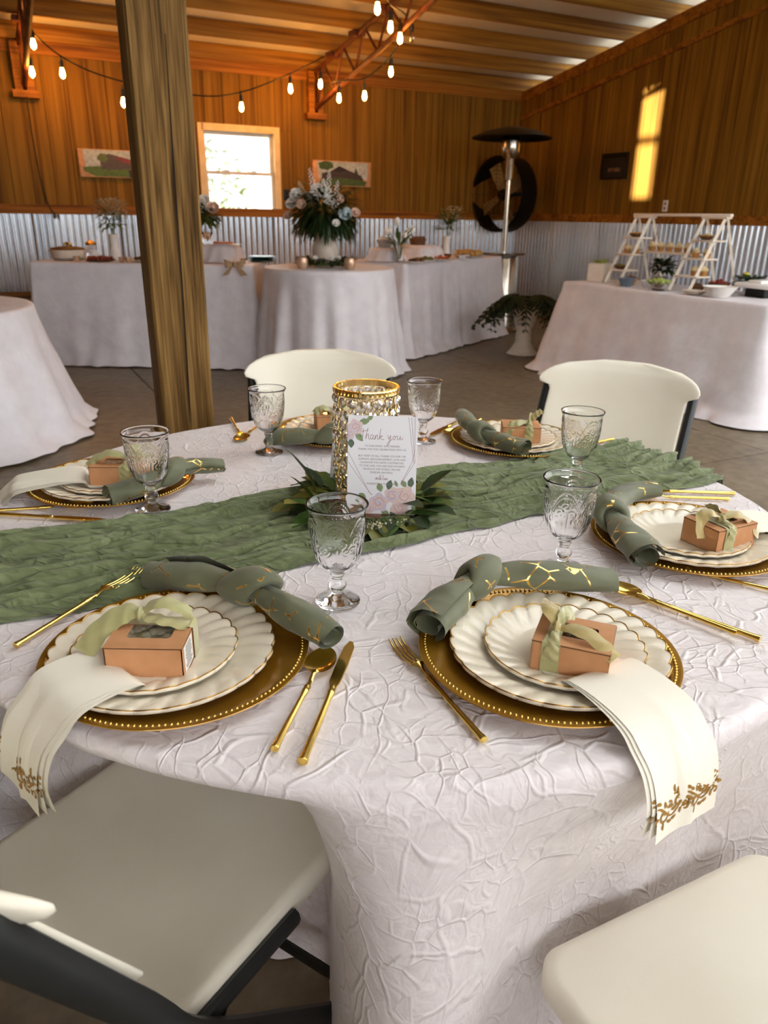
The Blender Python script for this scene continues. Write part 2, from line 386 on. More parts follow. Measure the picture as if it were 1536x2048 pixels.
# right (gable) wall: open slot under the roof between the purlins
DV0, DV1, DZ = 6.8, 12.4, 3.7                             # unseen door opening, added in the gable to light the table from the right
mb = MB(); rprism(mb, (-.12, 0), [(-.12, 0), (DV0, 0), (DV0, zr(DV0) - .14), (-.12, zr(-.12) - .14)]); rprism(mb, (-.12, 0), [(DV0, DZ), (DV1, DZ), (DV1, zr(DV1) - .14), (DV0, zr(DV0) - .14)]); rprism(mb, (-.12, 0), [(DV1, 0), (VW, 0), (VW, zr(VW) - .14), (DV1, zr(DV1) - .14)])
wall_r = struct('wall_right', mb, pm('wall_backing', (92, 54, 18), .8))
def lowtop(v): return 2.49 + .163 * v
v = .02
while v < 6.5:
    a, b = v, v + pw - .006; th = .016 + random.uniform(-.001, .002)
    m = MB(); rprism(m, (0, th), [(a, 1.32), (b, 1.32), (b, lowtop(b) + .03), (a, lowtop(a) + .03)]); obj('plank', m, plywood, wall_r, False)
    a2 = v; m = MB(); rprism(m, (0, .036 + random.uniform(0, .002)), [(a, lowtop(a)), (b, lowtop(b)), (b, zr(b) - .15), (a, zr(a) - .15)]); obj('gable_board', m, plywood, wall_r, False)
    v += pw
m = MB(); rprism(m, (0, .014), [(DV0, DZ), (DV1, DZ), (DV1, zr(DV1) - .15), (DV0, zr(DV0) - .15)]); obj('plank', m, plywood, wall_r, False)
for k in range(7): corr(wall_r, Vector((0, 0, 0)), Vector((0, 1, 0)), Vector((1, 0, 0)), 1.245, 13 * k)
# trims
def trim(n, mb, mat=trimwood): return struct('trim_%d' % n, mb, mat)
mb = MB(); wbox(mb, .03, UW, .0, .042, 1.245, 1.335); trim(1, mb)
mb = MB(); rprism(mb, (0, .042), [(.04, 1.245), (DV0, 1.245), (DV0, 1.335), (.04, 1.335)]); trim(2, mb)
mb = MB(); rprism(mb, (0, .05), [(.03, lowtop(0) - .01), (VW, lowtop(VW) - .01), (VW, lowtop(VW) + .035), (.03, lowtop(0) + .035)]); trim(3, mb)
mb = MB(); rprism(mb, (0, .06), [(.03, zr(0) - .27), (VW, zr(VW) - .27), (VW, zr(VW) - .15), (.03, zr(0) - .15)]); trim(4, mb)
mb = MB(); wbox(mb, 0, UW, 0, .03, 2.71, 2.82); trim(5, mb)
# roof sheet and its purlins
SKU0, SKU1, SKV0, SKV1 = 1.4, 5.0, 6.0, 10.0            # unseen roof light, added to brighten the tabletop from above right
mb = MB()
for us, (va, vb) in (((-.45, UW + .4), (-.4, SKV0)), ((-.45, UW + .4), (SKV1, VW + .3)), ((-.45, SKU0), (SKV0, SKV1)), ((SKU1, UW + .4), (SKV0, SKV1))):
    rprism(mb, us, [(va, zr(va)), (vb, zr(vb)), (vb, zr(vb) + .03), (va, zr(va) + .03)])
ceil = struct('ceiling', mb, roofmat)
v = .03
while v < VW:
    mb = MB(); rprism(mb, (-.4, UW + .3), [(v, zr(v) - .145), (v + .04, zr(v) - .145), (v + .04, zr(v)), (v, zr(v))])
    obj('purlin', mb, rafterwood, ceil, False); v += .598
mb = MB(); rprism(mb, (SKU0 - .05, SKU1 + .05), [(SKV0 - .05, zr(SKV0 - .05) + .031), (SKV1 + .05, zr(SKV1 + .05) + .031), (SKV1 + .05, zr(SKV1 + .05) + .035), (SKV0 - .05, zr(SKV0 - .05) + .035)]); obj('added_roof_light', mb, pane_m, ceil, False)
# far gable, clerestory added for the sun patch; front opening added for daylight
SV0, SV1, SZ0, SZ1 = 2.0, 2.27, 2.06, 3.14
mb = MB()
rprism(mb, (UW, UW + .12), [(0, 0), (SV0, 0), (SV0, zr(SV0)), (0, zr(0))]); rprism(mb, (UW, UW + .12), [(SV1, 0), (8.2, 0), (8.2, zr(8.2)), (SV1, zr(SV1))])
rprism(mb, (UW, UW + .12), [(SV0, 0), (SV1, 0), (SV1, SZ0), (SV0, SZ0)]); rprism(mb, (UW, UW + .12), [(SV0, SZ1), (SV1, SZ1), (SV1, zr(SV1)), (SV0, zr(SV0))])
rprism(mb, (UW + .02, UW + .08), [(SV0, 2.6), (SV1, 2.6), (SV1, 2.68), (SV0, 2.68)])
rprism(mb, (UW, UW + .12), [(8.2, 0), (VW, 0), (VW, zr(VW)), (8.2, zr(8.2))])
struct('wall_left', mb, plywood)
mb = MB(); wbox(mb, -.1, UW + .1, VW - .1, VW, 3.6, zr(VW) - .05)
wbox(mb, -.1, UW + .1, VW - .1, VW, 0, 1.5)  # unseen half wall and low header, added to cut light on the skirts
for u in (0, 5.2, UW): wbox(mb, u - .1, u + .1, VW - .2, VW, 1.4, 3.7)
struct('wall_front', mb, plywood)
# window
pine = pm('window_pine', (236, 208, 150), .5, 0., (222, 190, 128), 12.)
vinyl = pm('window_vinyl', (232, 228, 214), .4)
mb = MB()
for u0, u1, z0, z1 in ((WU0 - .045, WU0 + .02, WZ0 - .03, WZ1 + .05), (WU1 - .02, WU1 + .045, WZ0 - .03, WZ1 + .05), (WU0, WU1, WZ1 - .02, WZ1 + .05), (WU0 - .045, WU1 + .045, WZ0 - .035, WZ0 + .02)):
    wbox(mb, u0, u1, -.12, .03, z0, z1)
win = struct('window_1', mb, pine)
zm = (WZ0 + WZ1) / 2 - .01
for (z0, z1, dv) in ((WZ0 + .02, zm + .02, -.05), (zm - .015, WZ1 - .02, -.09)):
    mb = MB()
    for a, b, c, d in ((WU0 + .02, WU0 + .055, z0, z1), (WU1 - .055, WU1 - .02, z0, z1), (WU0 + .02, WU1 - .02, z0, z0 + .035), (WU0 + .02, WU1 - .02, z1 - .035, z1)): wbox(mb, a, b, dv, dv + .035, c, d)
    s = obj('sash', mb, vinyl, win, False)
    mb = MB(); wbox(mb, WU0 + .05, WU1 - .05, dv + .015, dv + .019, z0 + .03, z1 - .03); obj('pane', mb, pane_m, s, False)
mb = MB(); wbox(mb, WU1 - .3, WU1 - .24, -.02, 0, zm + .01, zm + .035); wbox(mb, WU0 + .24, WU0 + .3, -.02, 0, zm + .01, zm + .035); obj('sash_lock', mb, vinyl, win, False)
# shrubs beyond the window
def bush(p, r, h, n, seed, label, mat):
    rnd = random.Random(seed); t = thing('shrub', label, 'shrub', p, 0, 'shrubs outside the window')
    mb = MB()
    for i in range(n):
        a = rnd.uniform(0, 2 * pi); q = rnd.random() ** .5; z = rnd.random()
        rr = r * q * (1 - .5 * z * z); mb.leaf((rr * cos(a), rr * sin(a), .3 + z * h), (cos(a + rnd.uniform(-1, 1)), sin(a), rnd.uniform(-.4, .6)), rnd.uniform(.12, .24), .09)
    obj('foliage', mb, mat, t); obj('trunk', MB().tube([(0, 0, 0), (.05, 0, h * .5), (.02, .04, h * .9)], [.06, .04, .015], 8), trimwood, t)
p = W(3.6, -3.0); bush((p.x, p.y, -.06), 1.1, 2.0, 900, 3, 'sunlit light green shrub seen through the lower window sash', leaf_pale)
p = W(5.6, -5.6); bush((p.x, p.y, -.06), 1.3, 2.9, 900, 4, 'tall pale green shrub seen through the upper window sash', leaf_pale)
# steel trusses on timber bearings
def truss(u, label):
    t = rthing('roof_truss', label, 'truss', 'steel roof trusses')
    bot = lambda v: 2.405 + .21 * min(v, 3) + .16 * max(0, v - 3)
    top = lambda v: zr(v) - .175
    obj('bottom_chord', MB().tube([L3(u, v, bot(v)) for v in (0, .6, 1.2, 3, 6, 12.6)], .026, 8), rust, t)
    obj('top_chord', MB().tube([L3(u, v, top(v)) for v in (0, 3, 12.6)], .026, 8), rust, t)
    k = 0; v = .12
    while v < 8:
        a, b = (bot, top) if k % 2 == 0 else (top, bot)
        obj('web_bar', MB().tube([L3(u, v, a(v)), L3(u, v + (.3 if k % 2 else .22), b(v + .26))], .014, 6), rust, t)
        v += .3 if k % 2 else .22; k += 1
    for v in (.58, 1.18, 1.78): mb = MB(); wbox(mb, u - .07, u + .07, v - .04, v + .08, zr(v) - .19, zr(v) - .145); obj('purlin_clip', mb, rust, t, False)
    mb = MB(); wbox(mb, u - .09, u - .02, .016, .1, 2.37, 2.8); wbox(mb, u + .02, u + .09, .016, .1, 2.37, 2.8); obj('bearing_stud', mb, trimwood, t, False)
    mb = MB(); wbox(mb, u - .12, u + .12, .016, .13, 2.31, 2.375); obj('bearing_block', mb, trimwood, t, False)
truss(2.99, 'rust-brown steel truss resting on the wall block right of the window')
truss(6.07, 'rust-brown steel truss above the painting of the red-roofed barn')
# timber post
pt = thing('timber_post', 'massive weathered square timber post standing behind the table', 'post', (-.721, 2.64, 0), radians(27.3 - 3))
w = .178 / 2; mb = MB(); bb = .008
pr = [(-w + bb, -w), (w - bb, -w), (w, -w + bb), (w, w - bb), (w - bb, w), (-w + bb, w), (-w, w - bb), (-w, -w + bb)]
zt = 3.7
def postfn(a, b):
    k = int(round(a * 8)) % 8; x, y = pr[k]; z = b * zt
    return (x + .004 * noise.noise((x * 9, y * 9, z * .9)), y + .003 * noise.noise((x * 9 + 5, y * 9, z)), z)
mb.grid(postfn, 8, 60, cu=True); mb.add([(x, y, zt) for x, y in pr], [tuple(range(8))])
obj('post_body', mb, postwood, pt, True, 30)
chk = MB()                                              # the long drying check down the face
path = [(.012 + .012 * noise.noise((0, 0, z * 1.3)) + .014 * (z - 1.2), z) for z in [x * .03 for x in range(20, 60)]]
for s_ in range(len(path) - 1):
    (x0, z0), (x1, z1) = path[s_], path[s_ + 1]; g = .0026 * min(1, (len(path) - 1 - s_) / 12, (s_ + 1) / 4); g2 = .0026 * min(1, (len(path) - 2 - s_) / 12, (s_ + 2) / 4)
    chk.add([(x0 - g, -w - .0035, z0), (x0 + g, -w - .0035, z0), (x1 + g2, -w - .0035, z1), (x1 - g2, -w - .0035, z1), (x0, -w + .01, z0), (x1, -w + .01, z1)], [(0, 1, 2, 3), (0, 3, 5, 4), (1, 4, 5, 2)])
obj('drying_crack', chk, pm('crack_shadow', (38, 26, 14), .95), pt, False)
# string lights
bulb_m = pm('lit_filament_bulb', (255, 214, 140), .3, emit=(255, 170, 70), es=40.)
socket_m = pm('black_socket', (20, 18, 16), .5)
def strand(label, cable, bulbs, unlit=()):
    t = rthing('string_light', label, 'string light', 'string lights under the roof')
    obj('cable', MB().tube(spline([L3(*p) for p in cable], 60), .0075, 6), socket_m, t)
    prof = [(0, -.095), (.019, -.082), (.0245, -.058), (.019, -.03), (.012, 0)]
    for i, (p, drop) in enumerate([(b, .0) for b in bulbs] + [(b, 1) for b in unlit]):
        w_ = L3(*p)
        s = obj('socket', MB().tube([w_ + Vector((0, 0, .1)), w_ + Vector((0, 0, .04))], .006, 6).lathe([(.0, .06), (.016, .06), (.02, .03), (.018, -.01), (0, -.01)], 10, TR(w_)), socket_m, t)
        obj('bulb', MB().lathe(prof, 8, TR(w_ + Vector((0, 0, -.005)))), bulb_m if not drop else glass, s)
strand('string of lit amber bulbs sagging across the wall above the window', [(6.05, .6, 2.86), (5.757, .6, 2.62), (5.3, .6, 2.47), (4.52, .6, 2.39), (4.05, .6, 2.45), (3.51, .6, 2.66), (3.1, .6, 2.86)],
       [(5.98, .55, 2.76), (6.03, .62, 2.52), (5.764, .6, 2.535), (5.233, .6, 2.33), (4.041, .6, 2.37), (3.491, .6, 2.58), (3.145, .6, 2.65)])
strand('short string of amber bulbs hanging along the steel truss near the picture top', [(3.0, .55, 2.62), (3.06, .9, 2.6), (2.9, 1.2, 2.6), (2.8, 1.6, 2.76), (2.96, 2.2, 2.93), (3.28, 2.5, 2.95), (3.6, 2.9, 2.97)],
       [(3.059, .9, 2.49), (2.902, 1.2, 2.49), (2.804, 1.6, 2.665), (3.027, 2.2, 2.83), (3.28, 2.5, 2.84), (3.604, 2.9, 2.865)], [(2.909, 2.2, 2.85)])
t = rthing('extension_cable', 'thin dark cable hanging down the plywood wall beside the truss block', 'cable')
obj('cord', MB().tube(spline([L3(6.07, .13, 2.32), L3(6.06, .03, 2.0), L3(6.04, .03, 1.6), L3(6.0, .035, 1.35), L3(5.96, .06, 1.25)], 30), .006, 6), pm('dark_cord', (58, 44, 20), .7), t)
obj('plug', MB().cbox(tuple(L3(5.955, .065, 1.23)), (.03, .03, .06), .006), pm('dark_cord', (58, 44, 20), .7), t)
# pictures and outlets on the walls
def canvas(name, label, u0, u1, z0, z1, tilt, bits, edge):
    M = RM @ TR(((u0 + u1) / 2, .05, (z0 + z1) / 2)) @ Matrix.Rotation(tilt, 4, 'Y')
    t = thing(name, label, 'painting'); t.matrix_world = M
    w_, h_ = (u1 - u0) / 2, (z1 - z0) / 2
    obj('canvas', MB().cbox((0, -.012, 0), (2 * w_, .024, 2 * h_), .004), edge, t)
    for i, (nm, mat, poly) in enumerate(bits):
        n = len(poly); y = .0008 + .0006 * i
        v_ = [(-x * w_, y, z * h_) for x, z in poly] + [(-x * w_, y - .0016, z * h_) for x, z in poly]
        obj(nm, MB().add(v_, [tuple(range(n)), tuple(range(2 * n - 1, n - 1, -1))] + [((i_ + 1) % n, i_, n + i_, n + (i_ + 1) % n) for i_ in range(n)]), mat, t, False)
def blob(cx, cz, rx, rz, n, seed, j=.18):
    r_ = random.Random(seed); return [(cx + rx * cos(2 * pi * i / n) * (1 + r_.uniform(-j, j)), cz + rz * sin(2 * pi * i / n) * (1 + r_.uniform(-j, j))) for i in range(n)]
P = lambda n, c, **k: pm('paint_' + n, c, .6, 0., tuple(x * .8 for x in c), 30., **k)
canvas('barn_painting', 'small canvas painting of a grey barn with a red roof left of the post', 5.03, 5.65, 1.615, 1.885, 0.0, [
    ('painted_sky', P('sky', (190, 198, 190)), [(-.78, -.35), (.97, -.35), (.97, .95), (-.85, .95)]),
    ('painted_grass', P('grass', (92, 116, 44)), [(-.88, -.3), (-.4, -.2), (.97, -.42), (.97, -.93), (-.5, -.93), (-.86, -.6)]),
    ('painted_barn', P('barn', (92, 80, 68)), [(-.32, .35), (-.02, .72), (.97, .2), (.97, -.35), (.55, -.35), (.1, -.45), (-.3, -.4)]),
    ('painted_roof', P('roof', (140, 62, 60)), [(.15, .55), (.97, .22), (.97, .0), (.4, .12)]),
    ('painted_tree', P('tree', (98, 112, 58)), blob(-.22, .4, .17, .32, 14, 2)),
    ('painted_post', P('post', (58, 46, 40)), [(.6, -.4), (.78, -.4), (.8, -.95), (.62, -.95)])], P('edge', (214, 160, 112)))
canvas('barn_painting', 'small canvas painting of a dark brown barn right of the window', 2.26, 3.03, 1.605, 1.885, 0.0, [
    ('painted_sky', P('sky', (190, 198, 190)), [(-.8, -.4), (.88, -.4), (.88, .93), (-.85, .93)]),
    ('painted_barn', P('barn2', (70, 54, 44)), [(-.7, .0), (-.4, .18), (-.1, .62), (.2, .3), (.65, -.1), (.75, -.5), (-.7, -.5)]),
    ('painted_gable', P('gable', (44, 26, 20)), [(-.3, .2), (-.1, .6), (.17, .28), (-.1, .12)]),
    ('painted_grass', P('grass2', (74, 96, 38)), [(-.72, -.45), (.0, -.32), (.85, -.55), (.8, -.93), (-.8, -.93)]),
    ('painted_tree', P('tree2', (66, 92, 40)), blob(-.58, .6, .25, .36, 16, 5)),
    ('painted_pine', P('pine', (56, 66, 36)), [(.4, 0), (.46, .55), (.55, 0)])], P('edge', (214, 160, 112)))
t = thing('framed_photo', 'small dark framed photograph on the wall beside the sun patch', 'picture', W(.03, 1.885, 1.853), RA - pi / 2)
obj('picture_frame', MB().cbox((0, 0, 0), (.42, .025, .275), .005), black, t)
obj('photo_print', MB().box((0, .0135, -.02), (.36, .002, .21)), pm('dark_print', (38, 26, 18), .4, 0., (20, 14, 10), 5.), t, False)
obj('photo_glow', MB().box((-.02, .0148, -.04), (.2, .0015, .04)), pm('dusk_print', (150, 110, 80), .5, 0., (60, 40, 26), 14.), t, False)
def outlet(name, label, u, v, z, rz, mat, hole):
    t = thing(name, label, 'outlet', W(u, v, z), rz)
    obj('face_plate', MB().cbox((0, .004, 0), (.07, .008, .115), .003), mat, t)
    for k in (-1, 1): obj('socket_face', MB().cbox((0, .009, k * .024), (.034, .004, .028), .004), hole, t)
outlet('wall_outlet', 'white electrical outlet on the plywood above the ladder display', .018, 2.735, 1.425, RA - pi / 2, ceramic, pm('outlet_grey', (150, 150, 146), .5))
outlet('wall_outlet', 'black electrical outlet on the plywood beside the window', 3.36, .016, 1.495, RA, black, black)
# ================================================================ chairs
TC = Vector((0, 1.36, 0)); TRAD = .762; TZ = .75
def rrect(n, a, b, r):
    """rounded rectangle outline, half sizes a, b"""
    out = []
    for k in range(4):
        cx, cy_ = (a - r) * (1, -1, -1, 1)[k], (b - r) * (1, 1, -1, -1)[k]
        for i in range(n):
            t = pi / 2 * (k + i / (n - 1)); out.append((cx + r * cos(t), cy_ + r * sin(t)))
    return out
def chair_proto():
    t = thing('folding_chair', 'x', 'chair')
    ol = [(x, y - (.025 if y < 0 else 0)) for x, y in rrect(9, .205, .205, .04)]; mb = MB(); n = len(ol)
    rings = [(.02, .443), (.5, .4435), (.8, .446), (.93, .4495), (.975, .449), (1., .442), (1., .418), (.985, .41), (.9, .41), (.02, .412)]
    v = [(x * s_, y * s_ + .02, z) for s_, z in rings for x, y in ol]
    mb.add(v, [(k * n + i, k * n + (i + 1) % n, (k + 1) * n + (i + 1) % n, (k + 1) * n + i) for k in range(len(rings) - 1) for i in range(n)] + [tuple(range(n))[::-1]])
    obj('seat', mb, plastic, t, True, 60)
    for s_ in (-1, 1): obj('seat_rail', MB().tube([(s_ * .212, .0, .420), (s_ * .212, -.22, .422)], .009, 8, flat=1.5), tubemat, t)
    # moulded back: bowed in plan, wide rounded top that wraps the uprights
    def bk(a, b, off):
        zz = .56 + b * .284; tt = b
        hw = .218 + .04 * sstep(.7, .78, tt)
        if tt > .72: hw *= (1 - ((tt - .72) / .30) ** 3.2) ** (1 / 2.0) if tt < 1.0 else .32
        if tt < .08: hw *= .9 + .1 * sqrt(tt / .08)
        x = a * hw; bow = .075 * (x / .24) ** 2
        return (x, -.292 - .162 * tt + bow + off - .006 * (tt > .93), zz)
    mb = MB(); th = .015
    def loop(u_, w_):
        a = cos(2 * pi * u_); s_ = sin(2 * pi * u_)
        ea = math.copysign(abs(a) ** .35, a); return bk(ea, w_, th * math.copysign(abs(s_) ** .6, s_))
    mb.grid(loop, 48, 26, cu=True)
    for k in (0, 25): mb.f.append(tuple(i * 26 + k for i in (range(48) if k else range(47, -1, -1))))
    obj('backrest', mb, plastic, t, True, 60)
    for s_ in (-1, 1):
        obj('upright', MB().tube(spline([(s_ * .215, .2, .01), (s_ * .225, -.01, .24), (s_ * .232, -.19, .44), (s_ * .232, -.256, .56), (s_ * .234, -.382, .795)], 20), .0145, 10, flat=1.35), tubemat, t)
        obj('leg', MB().tube([(s_ * .19, -.32, .01), (s_ * .195, -.21, .25), (s_ * .2, -.12, .42)], .012, 8), tubemat, t)
        obj('foot_cap', MB().tube([(s_ * .215, .205, 0), (s_ * .215, .188, .035)], .018, 8), black, t)
        obj('foot_cap', MB().tube([(s_ * .19, -.325, 0), (s_ * .19, -.3, .035)], .016, 8), black, t)
    obj('crossbar', MB().tube([(-.215, .15, .105), (.215, .15, .105)], .009, 8), tubemat, t)
    obj('crossbar', MB().tube([(-.19, -.25, .1), (.19, -.25, .1)], .009, 8), tubemat, t)
    return t
def face(p, d): return (p[0], p[1], 0), atan2(d[1], d[0]) - pi / 2
CH = [((-.288, .842), (.53, .848), 'ivory plastic folding chair tucked under the near table edge, dark upright in front'),
      ((.47, .545), (-.445, .895), 'ivory plastic folding chair pulled back from the table, only its seat showing'),
      ((-.18, 2.2), (.12, -1), 'ivory plastic folding chair behind the crystal candle holder'),
      ((.57, 2.11), (-.5, -.87), 'ivory plastic folding chair behind the green runner, angled toward the table')]
proto = chair_proto(); chairs = []
for i, (p, d, lab) in enumerate(CH):
    l, r = face(p, Vector(d).normalized())
    if i == 0: proto.location = l; proto.rotation_euler = (0, 0, r); proto['label'] = lab; proto['group'] = 'folding chairs around the table'; chairs.append(proto)
    else: chairs.append(dup(proto, l, r, lab))
# ================================================================ table and its cloth
t = thing('round_table', 'round folding table hidden beneath the white crushed cloth', 'table', TC)
obj('tabletop', MB().lathe([(0, .722), (.74, .722), (.758, .73), (.758, .746), (.74, .748), (0, .748)], 64), plastic, t)
for s_ in (-1, 1):
    for q in (-1, 1): obj('leg', MB().tube([(s_ * .22, q * .26, .722), (s_ * .22, q * .2, 0)], .014, 8), tubemat, t)
NT = 576
def fold(th):
    return (.55 * cos(9 * th + .5) + .35 * cos(14 * th + 2.1 + .6 * sin(2 * th)) + .3 * cos(5 * th + 1.2) + .15 * cos(23 * th + 4))
def free_r(th, t_): return TRAD + .006 + .075 * t_ + .07 * (t_ ** .75) * fold(th) * (.6 + .4 * t_)
dent = [0.] * NT
for i in range(NT):
    th = 2 * pi * i / NT; r = free_r(th, .4) + .01; r0 = r
    for (p, d, lab) in CH:
        d = Vector(d).normalized(); sd = Vector((d.y, -d.x))
        rr = r
        while rr > .25:
            q = Vector((TC.x + rr * cos(th) - p[0], TC.y + rr * sin(th) - p[1])); lx, ly = q.dot(sd), q.dot(d)
            if abs(lx) < .262 and -.3 < ly < .24: rr -= .01
            else: break
        r = min(r, rr)
    dent[i] = r0 - r
mx_ = [max(dent[(i + k) % NT] for k in range(-6, 7)) for i in range(NT)]
sm = [sum(mx_[(i + k) % NT] * exp(-(k / 9.) ** 2) for k in range(-22, 23)) / sum(exp(-(k / 9.) ** 2) for k in range(-22, 23)) for i in range(NT)]
def skirt(th, z):
    """cloth radius at angle th and height z"""
    t_ = (TZ - z) / TZ; i = th / (2 * pi) * NT; k = int(i) % NT; f = i - int(i)
    d = sm[k] * (1 - f) + sm[(k + 1) % NT] * f
    g = min(1, max(0, (TZ - .012 - z) / .255)) ** .85 * (1 - .04 * sstep(.36, .05, z))
    return free_r(th, t_) - d * g
mb = MB(); rings = []
for r in (0.0001, .1, .2, .3, .4, .5, .6, .68, .72, .745): rings.append(('t', r, TZ + .0015))
for k in range(6):
    a = pi / 2 * (k + .5) / 6; rings.append(('t', TRAD - .010 + .012 * sin(a), TZ + .0015 - .012 * (1 - cos(a))))
zs = [TZ - .014 - (TZ - .018) * (k / 46) ** 1.0 for k in range(47)]
for z in zs: rings.append(('s', 0, z))
for kind, r, z in rings:
    for i in range(NT):
        th = 2 * pi * i / NT
        if kind == 't': rr = r; zz = z + (.0012 * noise.noise((r * cos(th) * 22, r * sin(th) * 22, 3)) if r > .05 else 0)
        else:
            rr = skirt(th, z); zz = z + .006 * sin(7 * th) * ((TZ - z) / TZ) ** 2 - .004
            n_ = noise.noise((cos(th) * 9, sin(th) * 9, z * 7)); rr += .007 * n_ * sstep(TZ - .01, TZ - .12, z)
            zz = max(zz, .004)
        mb.v.append((rr * cos(th), rr * sin(th), zz))
nr = len(rings)
mb.f = [(k * NT + i, (k + 1) * NT + i, (k + 1) * NT + (i + 1) % NT, k * NT + (i + 1) % NT) for k in range(nr - 1) for i in range(NT)]
cl = obj('tablecloth', mb, cloth_main, None, True, 180, TR(TC))
tag(cl, 'white crushed taffeta cloth draped over the round table in front', 'tablecloth')
# runner
RD = radians(28.); rdir = Vector((cos(RD), sin(RD), 0)); rnrm = Vector((-sin(RD), cos(RD), 0))
def runner_pt(a, b):
    s_ = (a - .5) * 2.36; w0 = .163 + .012 * noise.noise((s_ * 3, 0, 1)) + .01 * noise.noise((s_ * 11, 0, 9))
    q = (b - .5) * 2 * w0 + .012 * noise.noise((s_ * 2.2, 5, 0)) - .004
    h = .003 + .036 * abs(noise.noise((s_ * 3.4 + q * 5, q * 46 + 1.5 * noise.noise((s_ * 7, q * 9, 4)), 0))) + .013 * noise.noise((s_ * 6.5, q * 44, 7)) + .006 * noise.noise((s_ * 30, q * 110, 2))
    h = min(.02, max(.0012, h * (1 if .02 < b < .98 else .3) * (.35 + .65 * sstep(.09, .16, hypot(s_ + .03, q)))))
    P = TC + rdir * s_ + rnrm * q; rel = P - TC; r = hypot(rel.x, rel.y)
    if r < TRAD: return (rel.x, rel.y, TZ + .0018 + h)
    th = atan2(rel.y, rel.x) % (2 * pi); over = r - TRAD; z = TZ - over
    rr = max(skirt(th, z), TRAD + .004) + .006 + h if over > .012 else TRAD + .006 + h
    return (rr * cos(th), rr * sin(th), z if over > .012 else TZ + .0018 + h - over * .5)
o = obj('table_runner', MB().grid(runner_pt, 440, 104), runner_m, None, True, 180, TR(TC))
tag(o, 'sage green crinkled gauze runner laid diagonally across the white cloth', 'table runner')
# ================================================================ place settings
ZT = TZ + .004
def charger_proto():
    t = thing('charger_plate', 'x', 'charger plate')
    prof = [(.0005, .003), (.1, .003), (.112, .0035), (.122, .007), (.15, .0125), (.1625, .0165), (.1655, .0165), (.166, .0155), (.1635, .0135), (.12, .003), (.11, 0), (.0005, 0)]
    obj('plate_body', MB().lathe(prof, 96), goldpaint, t, True, 60)
    mb = MB()
    for i in range(150):
        a = 2 * pi * i / 150; mb.ball((.1575 * cos(a), .1575 * sin(a), .0155), .0021, 6, 4)
    o = obj('beaded_rim', mb, gold, t, True, 180); o['kind'] = 'stuff'
    return t
def plate_proto(name, R, lobes, zrim):
    t = thing(name, 'x', 'plate'); k = lobes
    rho = [.003, .3, .52, .56, .6, .66, .72, .78, .84, .9, .95, .98, 1.0, 1.004, .99, .93, .8, .66, .56, .5, .003]
    def zz(i, q):
        if i <= 12: return .004 + (zrim - .004) * sstep(.54, 1.02, q) ** .8 if q > .54 else .004
        return max(.0, (zrim - .004) * sstep(.56, 1.02, q) ** .85 - .0012) if q > .52 else 0.
    prof = [(q * R, zz(i, q)) for i, q in enumerate(rho)]
    def fn(th, i, r, z):
        q = rho[i]; w_ = sstep(.6, .8, q); ph = abs(sin(k * (th + .55 * (q - .6)) / 2))
        return r * (1 - .032 * w_ * (1 - ph ** .7)), z + (.0032 if i <= 13 else .0022) * w_ * (ph ** .8 - .5) * (.6 + .4 * q)
    obj('plate_body', MB().lathe(prof, k * 12, None, fn), china, t, True, 180)
    rim = []
    for j in range(k * 12):
        th = 2 * pi * j / (k * 12); r, z = fn(th, 13, 1.002 * R, zrim); rim.append((r * cos(th), r * sin(th), z))
    obj('gold_edge', MB().tube(rim, .00085, 6, closed=True), goldrim, t, True, 180)
    return t
def fork_proto():
    t = thing('dinner_fork', 'x', 'fork')
    # along +y, handle end at y=0
    h = MB(); prof = [(0, 0), (.0052, 0), (.0052, .003), (.0042, .01), (.0036, .06), (.0032, .105), (.0042, .118), (.0046, .121), (.0036, .124), (.0046, .127), (.0032, .131), (.0026, .14), (0, .14)]
    h.lathe(prof, 12, TR((0, 0, .0055)) @ Matrix.Rotation(-pi / 2, 4, 'X') @ Matrix.Scale(.8, 4, (0, 1, 0))); obj('handle', h, gold, t, True, 60)
    hd = MB(); hd.tube(spline([(0, .137, .005), (0, .15, .0085), (0, .158, .008)], 8), [.003, .0028, .0026, .0028, .004, .006, .008, .0095], 10, flat=.35)
    def pal(a, b): x = (a - .5) * 2; y = .156 + b * .018; return (x * (.0085 + .0025 * b), y, .0075 - .004 * b + .0016 * x * x)
    hd.grid(pal, 9, 5)
    obj('neck', hd, gold, t, True, 60)
    for k in range(4):
        x = (k - 1.5) * .0058
        obj('tine', MB().tube(spline([(x * .97, .168, .005), (x, .19, .0022), (x, .21, .003), (x * .97, .228, .0075)], 10), [.0019] * 7 + [.0016, .0012, .0006], 6, flat=.6), gold, t, True, 60)
    return t
